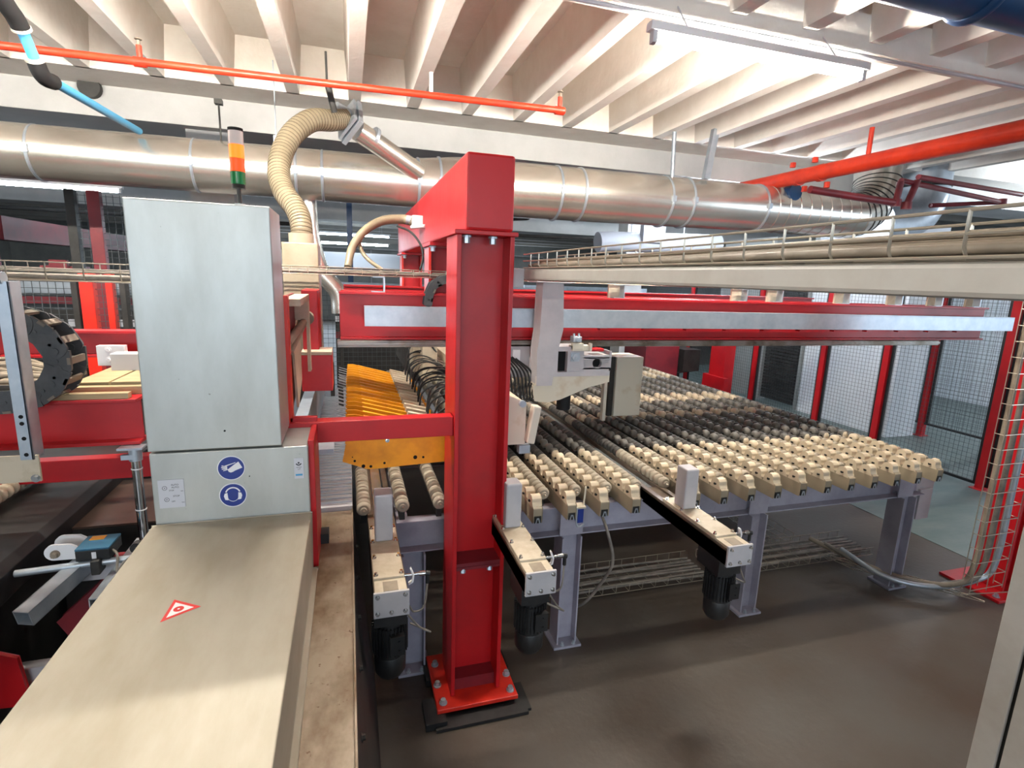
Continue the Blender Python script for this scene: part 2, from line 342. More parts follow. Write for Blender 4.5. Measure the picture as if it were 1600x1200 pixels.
# red frame of the washing unit behind the cabinet
rf = thing('red_machine_frame', 'red machine frame with brown guide bars right behind the stainless control cabinet', 'machine frame', (-.2, 2.9, 0))
MB().box(-.160, -.138, 2.06, 2.32, .1, 1.475).box(-.245, -.138, 2.31, 2.34, .1, 1.5).build('side_plate', 'red', rf, .002)
MB().box(-.14, -.105, 2.24, 2.31, .957, 1.0).build('foot_block', 'black', rf)
MB().box(-.262, -.232, 2.31, 2.36, 1.4, 2.0).build('upright', 'red_orange', rf, .002)
MB().box(-.235, -.157, 3.0, 3.3, 1.48, 2.0).build('rear_upright', 'red', rf, .002)
MB().box(-.24, -.09, 2.9, 3.1, 1.485, 1.675).build('gear_box', 'red', rf, .004)
MB().box(-.24, -.09, 2.9, 3.1, 1.675, 1.69).build('box_lid', 'dusty', rf)
MB().prism([(2.4, 1.99), (2.86, 1.99), (2.86, 1.8), (2.7, 1.5), (2.4, 1.42)], 'x', -.268, -.256).build('gusset_plate', 'red_dark', rf)
b = MB().box(-.27, -.19, 2.36, 2.9, 1.955, 1.985).box(-.205, -.19, 2.84, 2.9, 1.6, 1.97).box(-.26, -.2, 2.84, 2.86, 1.86, 1.98)
b.build('guide_bracket', 'dusty', rf, .002)
MB().cyl((-.25, 2.4, 1.80), (-.21, 2.95, 1.86), .018, 14).cyl((-.24, 2.4, 1.76), (-.22, 2.9, 1.83), .012, 12).cyl((-.21, 2.92, 1.86), (-.208, 2.97, 1.862), .036, 18).build('drive_shaft', 'tan', rf)
MB().prism([(2.5, 1.78), (2.86, 1.86), (2.86, 1.56), (2.62, 1.47)], 'x', -.245, -.235).build('wear_plate', 'dusty', rf)
MB().box(-.20, -.08, 2.42, 2.9, 1.30, 1.32).build('deck_plate', 'galv', rf)

hood = tag(MB().box(-.372, -.168, 3.5, 3.78, 1.48, 2.262).build('extraction_hood', 'beige', None, .006), 'beige extraction hood box under the ribbed cream hose', 'hood')

# slatted steel outlet of the washer
sl = thing('slatted_outlet', 'steel slatted outlet grid between the red frame and the first roller', 'machine part', (-.1, 3.7, 0))
b = MB()
for k in range(56): b.box(-.235, -.008, 2.60 + k * .05, 2.609 + k * .05, .982, .99)
b.build('slat', 'galv', sl)
MB().box(-.235, -.006, 2.57, 5.4, .95, .975).build('slat_bed', 'grey_paint', sl)
MB().box(-.235, -.02, 2.62, 5.3, 0, .95).build('bed_base', 'dark', sl)
MB().box(-.30, -.235, 2.65, 5.4, .6, 1.30).build('side_wall', 'galv', sl)
b = MB().box(-.175, -.14, 5.0, 5.1, .99, 1.3).box(-.1, -.06, 4.6, 4.66, .99, 1.2); b.build('clamp_bracket', 'dark', sl)

# stack light
st = thing('signal_tower', 'signal tower with clear, orange and green lenses on top of the cabinet', 'signal light', (-.365, 2.2, 2.306))
z = 2.306
MB().lathe((-.365, 2.2, z), (-.365, 2.2, 3), [(0, .026), (.006, .026), (.012, .018), (.02, .018)], 20).build('base', 'steel', st)
MB().cyl((-.365, 2.2, z + .018), (-.365, 2.2, z + .075), .0075, 14).build('stem', 'dark', st)
def lens(z0, z1, m, nm='lens', r=.0245):
    n = 10; pr = []
    for k in range(n): t = (z1 - z0) * k / n; pr += [(t, r), (t + (z1 - z0) / n * .5, r - .0006)]
    pr.append((z1 - z0, r)); return MB().lathe((-.365, 2.2, z0), (-.365, 2.2, z1), pr, 24).build(nm, m, st)
lens(z + .072, z + .085, 'dark', 'collar', .022); lens(z + .085, z + .127, 'green'); lens(z + .128, z + .172, 'lamp_orange2')
lens(z + .173, z + .217, 'lamp_orange'); lens(z + .218, z + .262, 'clear'); lens(z + .262, z + .272, 'black', 'cap')

# ================================================================ RED PORTAL
pc = thing('portal_column', 'thick red steel column standing on the floor in front of the roller table', 'column', (.56, 2.39, 0))
def hcol(x0, x1, y0, y1, z0, z1, t=.02, tw=.014):
    return MB().box(x0, x0 + t, y0, y1, z0, z1), MB().box(x1 - t, x1, y0, y1, z0, z1), MB().box(x0 + t, x1 - t, (y0 + y1) / 2 - tw / 2, (y0 + y1) / 2 + tw / 2, z0, z1)
f1, f2, w = hcol(.437, .688, 2.262, 2.512, .058, 2.272)
f1.build('flange', 'red', pc, .003); f2.build('flange', 'red', pc, .003); w.build('web', 'red', pc)
MB().box(.36, .765, 2.19, 2.58, .036, .058).build('base_plate', 'red_orange', pc, .003)
MB().box(.30, .40, 2.14, 2.3, 0, .036).box(.345, .80, 2.12, 2.2, 0, .016).box(.7, .82, 2.14, 2.32, 0, .014).box(.34, .46, 2.42, 2.6, 0, .036).box(.66, .78, 2.42, 2.6, 0, .036).build('packing_plate', 'black', pc)
MB().box(.425, .70, 2.25, 2.525, 2.272, 2.29).build('cap_plate', 'red', pc, .003)
MB().box(.457, .668, 2.262, 2.38, .752, .770).box(.457, .668, 2.262, 2.38, .735, .750).build('splice_plate', 'red_dark', pc)
MB().box(.457, .668, 2.3, 2.38, .058, .12).build('foot_stiffener', 'red_dark', pc)
for p in ((.49, 2.28, .735), (.62, 2.28, .735)): MB().bolt(p, (0, -.3, -1), .013, .02).build('bolt', 'galv', pc)
for p in ((.485, 2.3, 2.27), (.60, 2.3, 2.27), (.485, 2.45, 2.27), (.64, 2.45, 2.27)): MB().bolt(p, (0, 0, -1), .014, .03).build('bolt', 'galv', pc)
for x, y in ((.395, 2.23), (.735, 2.23), (.395, 2.50), (.735, 2.50), (.385, 2.35), (.745, 2.34)):
    MB().bolt((x, y, .058), (0, 0, 1), .013, .022).build('bolt', 'galv', pc)
pb = thing('portal_beam', 'red box beam running away over the column top towards the rear', 'beam', (.575, 3.9, 2.29))
MB().box(.472, .680, 2.26, 5.42, 2.29, 2.598).build('beam_body', 'red', pb, .012)
MB().box(.46, .70, 3.2, 3.62, 2.272, 2.29).build('flange_plate', 'red', pb); MB().box(.46, .70, 4.95, 5.4, 2.272, 2.29).build('flange_plate', 'red', pb)
for p in ((.49, 3.3, 2.27), (.64, 3.25, 2.27), (.49, 5.0, 2.27), (.49, 3.55, 2.27)): MB().bolt(p, (0, 0, -1), .014, .028).build('bolt', 'galv', pb)
jb = tag(MB().box(.405, .472, 3.62, 3.75, 2.405, 2.475).cyl((.40, 3.62, 2.40), (.47, 3.50, 2.40), .012, 12).build('junction_box', 'white', None, .008), 'small white junction box on the left face of the red portal beam', 'box')

def hanger(y, label):
    t = thing('hanger_post', label, 'post', (.57, y + .1, 1.99), 'posts hanging the bridge from the portal beam')
    f1, f2, w = hcol(.475, .66, y, y + .2, 1.99, 2.27, .016, .014)
    f1.build('flange', 'red_orange', t, .002); f2.build('flange', 'red', t, .002); w.build('web', 'red', t)  # left flange gets the orange red, warm light put into its colour
    MB().bolt((.64, y + .05, 2.12), (1, -.3, 0), .014, .03).build('bolt', 'galv', t)
hanger(3.36, 'near red hanger post between portal beam and bridge beam, cable chain beside it')
hanger(5.1, 'far red hanger post below the rear end of the portal beam')

# bridge beams
gb = thing('bridge_beam', 'long red bridge beam crossing above the rollers with a galvanised cover strip', 'beam', (2.6, 3.4, 1.67))
MB().box(-.052, 5.3, 3.30, 3.312, 1.725, 1.985).box(-.052, 5.3, 3.27, 3.36, 1.975, 1.99).box(-.052, 5.3, 3.27, 3.36, 1.71, 1.725).box(-.045, 5.3, 3.50, 3.60, 1.975, 1.99).box(-.045, 5.3, 3.57, 3.582, 1.725, 1.985).box(-.05, 5.3, 3.34, 3.52, 1.925, 1.965).build('beam_body', 'red', gb, .002)
s_ = MB().box(.085, 5.56, 3.218, 3.226, 1.795, 1.905).box(.085, 5.56, 3.218, 3.268, 1.905, 1.913).build('cover_strip', 'galv', gb, .001); s_['label'] = 'galvanised cover strip'
MB().box(-.07, 4.75, 3.25, 3.33, 1.668, 1.708).box(-.07, 4.75, 3.24, 3.25, 1.68, 1.7).build('guide_rail', 'rail_steel', gb, .003)
b = MB()
for k in range(14): b.box(.6 + .33 * k, .66 + .33 * k, 3.222, 3.262, 1.78, 1.792)
b.build('strip_clip', 'red', gb)
for x in (.20, 1.78, 2.78, 3.10, 3.75, 4.3, 4.75, 5.2):
    tb_ = MB().box(x - .07, x + .008, 3.285, 3.345, 1.99, 1.995).box(x, x + .008, 3.285, 3.345, 1.99, 2.08).box(x - .06, x + .008, 3.285, 3.33, 2.075, 2.08).build('tray_bracket', 'galv', gb)
    if x > 1: MB().box(x - .085, x, 3.345, 3.36, 1.99, 2.08).build('bracket_plate', 'dusty', tb_)
gb2 = tag(MB().box(-.04, 5.3, 5.15, 5.165, 1.725, 1.985).box(-.04, 5.3, 5.12, 5.3, 1.975, 1.99).box(-.04, 5.3, 5.12, 5.3, 1.71, 1.725).build('bridge_beam', 'red'), 'rear red bridge beam parallel behind the strip-covered one', 'beam')
cm = tag(MB().box(-.25, .437, 2.29, 2.36, 1.392, 1.482).box(.437, .45, 2.28, 2.37, 1.385, 1.488).build('cross_bar', 'red', None, .003), 'horizontal red cross bar joining the column to the cabinet frame', 'bar')

# cable chain on the bridge beam, next to the column
def chain(label, pts, width, hgt, y0, n, grp, tip=True):
    t = thing('cable_chain', label, 'cable chain', (pts[0][0], y0, pts[0][1]))
    P = [Vector((p[0], 0, p[1])) for p in pts]; sp = spline(P, 12)
    d = [0]
    for a, c in zip(sp, sp[1:]): d.append(d[-1] + (c - a).length)
    def at(s):
        for i in range(len(d) - 1):
            if d[i + 1] >= s: return sp[i].lerp(sp[i + 1], (s - d[i]) / max(1e-6, d[i + 1] - d[i]))
        return sp[-1]
    for k in range(n):
        a, c = at(d[-1] * k / n), at(d[-1] * (k + 1) / n); u = (c - a); ln = u.length; u.normalize(); w = Vector((-u.z, 0, u.x)); m = (a + c) / 2
        b = MB()
        for yy, th in ((y0, .012), (y0 + width, .012)):
            n2 = 10; poly = [m + u * (-ln * .62) + w * (hgt / 2) * 1, m + u * (-ln * .62) - w * (hgt / 2)]
            poly += [m + u * (ln * .42 + hgt * .32 * math.sin(PI * i / n2)) - w * (hgt / 2) * math.cos(PI * i / n2) for i in range(n2 + 1)]
            off = .004 * (k % 2)
            b.prism([(p.x, p.z) for p in poly], 'y', yy + off, yy + off + th)
            b.cyl((m + u * ln * .42 + Vector((0, yy - .003 + off, 0))), (m + u * ln * .42 + Vector((0, yy + off, 0))), hgt * .16, 12)
        b.cyl(m + Vector((0, y0, 0)), m + Vector((0, y0 + width, 0)), .006, 8)
        b.build('chain_link', 'chain', t)
        q = MB(); c0 = m + Vector((0, y0 + width / 2, 0))
        q.obox(c0 + w * (hgt / 2 - .006), u, (0, 1, 0), w, ln * .2, width / 2, .005)
        q.build('cross_link', 'brown_link', t)
    return t
chain('small black cable chain curling over the red bridge beam beside the column', [(.66, 2.075), (.57, 2.08), (.50, 2.055), (.465, 2.0), (.452, 1.925)], .07, .05, 3.22, 5, None)
chain('large dark grey cable chain looping on the left side above the red channel', [(-1.36, 1.885), (-1.25, 1.885), (-1.13, 1.84), (-1.075, 1.745), (-1.10, 1.64), (-1.2, 1.575), (-1.36, 1.565)], .13, .088, 2.44, 11, None)

# ================================================================ WIRE TRAYS
def wire_tray(name, label, a, b_, w, h, pitch, axis, rails=(0, .5, 1), wr=.0025):
    """axis 'x' or 'y'; a,b_ = start and end along it; w=(lo,hi) across; h=(lo,hi)"""
    mb = MB(); z0, z1 = h; lo, hi = w
    def Q(t, c, z): return (t, c, z) if axis == 'x' else (c, t, z)
    for c in (lo, hi):
        for r in rails: mb.cyl(Q(a, c, z0 + (z1 - z0) * r), Q(b_, c, z0 + (z1 - z0) * r), wr, 6)
    for c in (lo + (hi - lo) / 3, lo + 2 * (hi - lo) / 3): mb.cyl(Q(a, c, z0), Q(b_, c, z0), wr, 6)
    n = int(round((b_ - a) / pitch))
    for k in range(n + 1):
        t = a + pitch * k
        if t > b_: break
        mb.tube([Q(t, lo, z1), Q(t, lo, z0 + .012), Q(t, lo + .008, z0 - .001), Q(t, hi - .008, z0 - .001), Q(t, hi, z0 + .012), Q(t, hi, z1)], wr, 6)
    return tag(mb.build(name, 'wire'), label, 'cable tray')
t1 = wire_tray('wire_cable_tray', 'wire cable tray on the grey square tube, running to the upper right', .2, 2.30, (.742, .90), (2.145, 2.203), .1, 'y')
b = MB()
for x, z, r in ((.765, 2.156, .007), (.79, 2.159, .010), (.825, 2.163, .014), (.865, 2.160, .011), (.80, 2.177, .005), (.845, 2.182, .006)):
    b.tube(spline([(x, .2, z), (x + .004, .8, z + .002), (x - .004, 1.4, z - .002), (x, 2.28, z)], 6), r, 10)
tag(b.build('cable_bundle', 'tan'), 'tan dusty conduits and cables lying in the near wire tray', 'cables')
tb = tag(MB().box(.745, .80, .2, 2.30, 2.094, 2.140).build('square_tube', 'tube_paint', None, .008), 'grey square steel tube carrying the near wire tray', 'tube')
tag(MB().box(.69, .745, 2.29, 2.34, 2.06, 2.142).build('tube_bracket', 'grey_paint', None, .003), 'small grey bracket fixing the square tube to the red column', 'bracket')
wire_tray('wire_cable_tray', 'wire cable tray held above the red bridge beam behind the column', -.62, 5.2, (3.34, 3.46), (2.082, 2.125), .1, 'x')
b = MB()
for y, z, r in ((3.36, 2.095, .009), (3.38, 2.096, .010), (3.40, 2.096, .011), (3.43, 2.094, .009), (3.375, 2.108, .007)):
    b.tube(spline([(-.62, y, z), (.6, y + .005, z + .001), (2.2, y - .004, z), (5.2, y, z)], 6), r, 8)
tag(b.build('cable_bundle', 'cable'), 'grey cables lying in the tray above the bridge beam', 'cables')
wire_tray('wire_cable_tray', 'wire cable tray left of the cabinet above the cable chain', -2.4, -.66, (2.45, 2.60), (2.03, 2.098), .12, 'x')
b = MB()
for y, z, r in ((2.475, 2.043, .008), (2.50, 2.044, .009), (2.53, 2.046, .010), (2.56, 2.044, .008), (2.48, 2.066, .005), (2.52, 2.072, .005)):
    b.tube(spline([(-2.4, y, z), (-1.6, y + .01, z + .004), (-1.1, y - .01, z), (-.66, y + .008, z)], 6), r, 8)
tag(b.build('cable_bundle', 'cable'), 'grey cables lying in the tray left of the cabinet', 'cables')

# ================================================================ ROLLER TABLE
tbx = thing('roller_table', 'large sorting table of felt rollers and wheel rails on light grey legs', 'roller table', (2.0, 4.4, 0))
b = MB()
def cbeam(b, x0, x1, y, z0, z1, s):   # channel beam along X, flanges towards s
    b.box(x0, x1, min(y, y + s * .008), max(y, y + s * .008), z0, z1)
    for z in (z0, z1 - .008): b.box(x0, x1, min(y, y + s * .07), max(y, y + s * .07), z, z + .008)
for y, s in ((2.64, -1), (3.9, -1), (5.1, -1), (6.2, 1)): cbeam(b, .205, 3.90, y, .685, .86, s)
for x in (.24, 2.05, 3.84): b.box(x - .03, x + .03, 2.65, 6.2, .7, .85)
b.build('frame_beam', 'lilac', tbx, .002)
for x in (.29, 1.17, 2.45, 3.73):
    for y in (2.6, 6.05):
        f1, f2, w = hcol(x - .06, x + .06, y - .06, y + .06, .016, .685, .009, .008)
        f1.v += []; lg = f1; lg.add(f2.v, f2.f); lg.add(w.v, w.f)
        lo_ = lg.build('leg', 'lilac', tbx, .001)
        fp = MB().box(x - .085, x + .085, y - .085, y + .085, 0, .016)
        fp.build('foot_plate', 'lilac', lo_, .002)
        MB().bolt((x + .04, y - .07, .016), (0, 0, 1), .008, .02).build('anchor_bolt', 'galv', lo_); MB().bolt((x - .03, y - .07, .016), (0, 0, 1), .008, .02).build('anchor_bolt', 'galv', lo_)
for x in (1.17, 2.45, 3.70):
    MB().box(x - .07, x + .07, 2.56, 2.57, .69, .86).bolt((x - .04, 2.6, .7), (0, 0, 1), .01, .02).build('joint_plate', 'lilac', tbx, .002)
MB().box(3.93, 4.05, 2.62, 2.64, .47, .70).box(3.87, 4.08, 2.64, 2.66, .64, .80).build('end_bracket', 'grey_paint', tbx)
MB().box(2.9, 3.45, 3.3, 3.9, .35, .66).build('drive_cover', 'dark', tbx)
# rollers
Y0, Y1 = 2.53, 6.35
def roller_mesh(x, y0=Y0, y1=Y1, m='roller', pitch=.048, z=.95, parent=None):
    prof = [(0, .006), (.018, .007), (.018, .014), (.03, .016), (.03, .026)]; t = .034; Ln = y1 - y0
    while t < Ln - .04:
        prof += [(t, .030), (t + .008, .0355), (t + .020, .0355), (t + .028, .030), (t + .031, .022), (t + pitch - .003, .022)]; t += pitch
    prof.append((Ln, .02))
    return MB().lathe((x, y0, z), (x, y1, z), prof, 14)
GAP = []
proto = None
for k in range(21):
    x = .047 + .1893 * k
    if proto is None:
        proto = roller_mesh(x).build('roller', 'roller', tbx); continue
    c = proto.copy(); COL.objects.link(c); c.parent = tbx; c.location = (.1893 * k, 0, 0)
# roller end supports (small black profile ends under each roller)
sup = None
for k in range(21):
    x = .047 + .1893 * k
    if sup is None:
        sup = MB().box(x - .014, x + .014, 2.60, 6.3, .862, .918).build('roller_support', 'dark', tbx); continue
    c = sup.copy(); COL.objects.link(c); c.parent = tbx; c.location = (.1893 * k, 0, 0)
# wheel rails
RK = [k for k in range(0, 16) if k != 4]
def rail_body(x, y0, y1):
    b = MB(); w = .0255; pts = []
    b.prism([(y0, .905), (y0, .945), (y0 + .022, .958), (y1 - .02, .958), (y1, .95), (y1, .868), (y0 + .004, .868)], 'x', x - w, x + w)
    return b
def wheel_mb(x, y):
    b = MB(); pts = []
    return b.lathe((x - .0255, y, .968), (x + .0255, y, .968), [(0, .020), (.004, .030), (.013, .0365), (.038, .0365), (.047, .030), (.051, .020)], 16)
    for i in range(9):
        a = PI * i / 8; pts.append((y - .030 * math.cos(a), .968 + .040 * math.sin(a)))
    pts = [(y - .040, .952)] + pts + [(y + .040, .952)]
    o = len(b.f); b.prism([(p[0], p[1]) for p in pts], 'x', x - .0255, x + .0255)
    return b
def hood_mb(x, y):
    return MB().prism([(y - .043, .950), (y - .032, .972), (y - .030, .990), (y - .018, 1.003), (y + .010, 1.003), (y + .026, .992), (y + .032, .974), (y + .040, .950)], 'x', x - .0262, x + .0262)
rp = None; wheels = 0; rest = MB(); wp = None; hp = None
for k in RK:
    x = .903 + .1893 * k
    if rp is None:
        rp = rail_body(x, 2.40, 6.36).build('wheel_rail', 'rail', tbx, .004); r = rp
    else:
        r = rp.copy(); COL.objects.link(r); r.parent = tbx; r.location = (.1893 * k, 0, 0); r['root'] = rp['root']
    if k == 0: ep = MB().box(x - .018, x + .018, 2.396, 2.402, .868, .905).build('rail_end', 'black', r); pp = MB().prism([(x - .013, .868), (x - .008, .868), (x - .003, .889), (x + .003, .889), (x + .008, .868), (x + .013, .868), (x + .006, .896), (x - .006, .896)], 'y', 2.392, 2.397).build('rail_profile', 'galv', r)
    else:
        for s_ in (ep, pp): c = s_.copy(); COL.objects.link(c); c.parent = r
    for j in range(39):
        y = 2.455 + .1 * j
        if j < 6 and wheels < 100:
            if wp is None:
                wp = hood_mb(x, y).build('wheel_hood', 'wheel', r, .004); wx, wy = x, y; continue
            c = wp.copy(); COL.objects.link(c); c.parent = r; c.location = (0, y - wy, 0); wheels += 1
        else:
            rest.v, rest.f, rest.sm = rest.v, rest.f, rest.sm; q = wheel_mb(x, y); rest.add(q.v, q.f, True)
ro = rest.build('wheel', 'wheel', tbx); ro['kind'] = 'stuff'
hb = MB()
for k in RK:
    x = .903 + .1893 * k
    for j in range(10): hb.cyl((x - .0258, 2.455 + .1 * j, .968), (x - .0275, 2.455 + .1 * j, .975), .010, 10)
ho = hb.build('axle_hole', 'hole', tbx); ho['kind'] = 'stuff'

# belt arms with motors
def belt_arm(x0, x1, label, yend=5.9):
    xc = (x0 + x1) / 2; t = thing('belt_arm', label, 'conveyor arm', (xc, 2.4, .835), 'belt arms projecting between the rollers')
    MB().box(x0, x1, 1.84, 2.6, .845, .918).box(x0, x0 + .03, 1.84, yend, .845, .93).box(x1 - .03, x1, 1.84, yend, .845, .93).box(x0 + .03, x1 - .03, 2.6, yend, .87, .895).build('arm_body', 'arm', t, .002)
    MB().box(x0 + .036, x1 - .036, 2.42, yend, .897, .905).build('belt_strip', 'glass', t)
    MB().box(x0 - .003, x1 + .003, 1.83, 1.842, .842, .944).build('end_plate', 'grey_paint', t, .002)
    for p in ((x0 + .012, .93), (x1 - .012, .93), (x0 + .012, .862), (x1 - .012, .862), (xc, .862)): MB().bolt((p[0], 1.83, p[1]), (0, -1, 0), .006, .01).build('bolt', 'chrome', t)
    MB().box(x0 + .004, x1 - .004, 1.842, 1.93, .925, .938).build('rear_cover', 'dusty', t)
    MB().box(x0 + .035, x1 - .035, 1.850, 1.915, .938, .9392).build('cover_window', 'tan', t)
    MB().box(x0 + .002, x1 - .006, 1.93, 2.38, .925, .948).build('mount_plate', 'dusty', t, .003)
    for i in range(4):
        for xx in (x0 + .012, x1 - .016): MB().bolt((xx, 1.95 + .135 * i, .948), (0, 0, 1), .006, .012).build('bolt', 'chrome', t)
    MB().box(xc - .040, xc + .036, 2.22, 2.31, .948, 1.165).build('stop_block', 'grey_paint', t, .008)
    b = MB().cyl((x1 - .01, 1.95, .935), (x1 + .075, 1.95, .935), .006, 10).cyl((x1 + .055, 1.95, .935), (x1 + .078, 1.95, .935), .010, 12); b.build('limit_rod', 'chrome', t)
    MB().prism([(x1 + .018, .96), (x1 + .022, .965), (x1 + .034, .935), (x1 + .03, .905), (x1 + .012, .895), (x1 + .012, .9), (x1 + .024, .908), (x1 + .028, .932)], 'y', 1.94, 1.958).build('sensor_bracket', 'white', t)
    MB().cyl((x1 + .078, 1.95, .935), (x1 + .095, 1.95, .93), .011, 10).cyl((x1 + .087, 1.95, .93), (x1 + .087, 1.95, .89), .008, 10).build('sensor_plug', 'black', t)
    m = MB(); ym = 1.945; r = .061
    m.box(xc - .062, xc + .062, ym - .06, ym + .10, .765, .845)
    m.lathe((xc, ym, .765), (xc, ym, .52), [(0, r * .95), (.02, r * .95), (.02, r), (.15, r), (.15, r * .97), (.155, r * 1.02), (.225, r * 1.0), (.245, r * .8)], 28)
    for i in range(28):
        a = 2 * PI * i / 28; c_, s__ = math.cos(a), math.sin(a)
        m.obox((xc + c_ * (r + .004), ym + s__ * (r + .004), .69), (c_, s__, 0), (-s__, c_, 0), (0, 0, 1), .006, .0016, .062)
    mo = m.build('motor', 'black', t)
    MB().box(xc - .005, xc + .05, ym - .085, ym - .05, .65, .73).bolt((xc + .03, ym - .085, .71), (0, -1, 0), .004, .004).bolt((xc + .03, ym - .085, .67), (0, -1, 0), .004, .004).build('terminal_box', 'black', mo)
    MB().tube(spline([(x1 + .087, 1.95, .89), (x1 + .07, 1.93, .80), (x1 + .03, 1.92, .79), (x1 + .01, 1.9, .83)], 8), .004, 8).tube(spline([(x1 + .0, 1.9, .80), (x1 + .05, 1.92, .72), (x1 + .10, 1.96, .66), (x1 + .02, 1.98, .70)], 8), .004, 8).build('cable', 'cable', t)
    return t
belt_arm(.064, .189, 'belt arm with black motor nearest the desk, left of the red column')
belt_arm(.655, .780, 'belt arm with black motor just right of the red column')
belt_arm(1.617, 1.745, 'belt arm with black motor farthest right, in the middle of the rollers')
sn = thing('blue_sensor_box', 'small blue sensor with an upright white lever at the roller table edge', 'sensor', (1.19, 2.5, .82))
MB().box(1.165, 1.20, 2.48, 2.53, .80, .885).build('sensor_body', 'blue', sn, .003)
MB().box(1.145, 1.21, 2.475, 2.535, .885, .895).cyl((1.205, 2.5, .89), (1.212, 2.5, 1.0), .005, 8).build('lever', 'cream_paint', sn)
MB().tube(spline([(1.15, 2.46, .90), (1.15, 2.46, .81), (1.17, 2.46, .79), (1.2, 2.47, .8)], 6), .005, 8).build('bracket', 'galv', sn)
tag(MB().tube(spline([(1.36, 2.58, .79), (1.37, 2.5, .7), (1.40, 2.48, .55), (1.38, 2.52, .42), (1.30, 2.6, .22), (1.27, 2.75, .1)], 8), .009, 10).build('cable', 'cable'), 'grey cable hanging in a bow below the table front beam', 'cable')

# cable trays lying on the floor beneath the table
wire_tray('wire_cable_tray', 'floor cable tray under the table between the left and middle legs', 1.28, 2.42, (2.9, 3.2), (.04, .1), .1, 'x', (0, 1))
wire_tray('wire_cable_tray', 'floor cable tray under the table between the middle and right legs', 2.52, 3.95, (2.9, 3.2), (.04, .1), .1, 'x', (0, 1))
def floor_bundle(x0, x1, label, m='cable'):
    b = MB()
    for i in range(7):
        y = 2.93 + .04 * i; b.tube(spline([(x0, y, .055), (x0 + (x1 - x0) * .4, y + .015 * (-1) ** i, .058), (x1, y, .055)], 8), .009 + .002 * (i % 2), 8)
    tag(b.build('cable_bundle', m), label, 'cables')
floor_bundle(1.28, 2.42, 'grey cables in the floor tray between left and middle legs')
floor_bundle(2.52, 3.95, 'grey cables in the floor tray between middle and right legs')
wire_tray('wire_cable_tray', 'floor cable tray running back under the right end of the table', 3.25, 5.9, (3.25, 3.5), (.04, .1), .1, 'y', (0, 1))

# ================================================================ YELLOW TILTING ARMS
bm = thing('tilting_beam', 'dusty cream beam with a pale end plate carrying the yellow arms', 'beam', (.82, 3.7, 1.2))
MB().box(.74, .865, 2.58, 5.0, 1.26, 1.47).build('beam_body', 'dusty', bm, .004)
MB().prism([(.70, 1.25), (.70, 1.52), (.74, 1.52), (.865, 1.465), (.865, 1.25)], 'y', 2.55, 2.58).build('end_plate', 'cream_paint', bm, .003)
MB().obox((.90, 2.53, 1.36), (.16, 0, .987), (0, 1, 0), (.987, 0, -.16), .10, .03, .022).build('end_cylinder', 'cream_paint', bm, .008)
MB().obox((.865, 2.56, 1.22), (1, 0, 0), (0, 1, 0), (0, 0, 1), .03, .02, .022).cyl((.84, 2.54, 1.47), (.84, 2.52, 1.47), .018, 14).build('cylinder_joint', 'galv', bm)
AP = [(-.045, 1.205), (-.02, 1.33), (.0, 1.335), (.24, 1.318), (.34, 1.312), (.74, 1.292), (.74, 1.185), (.30, 1.168), (.13, 1.160), (.07, 1.160)]
yp = None; NA = 19
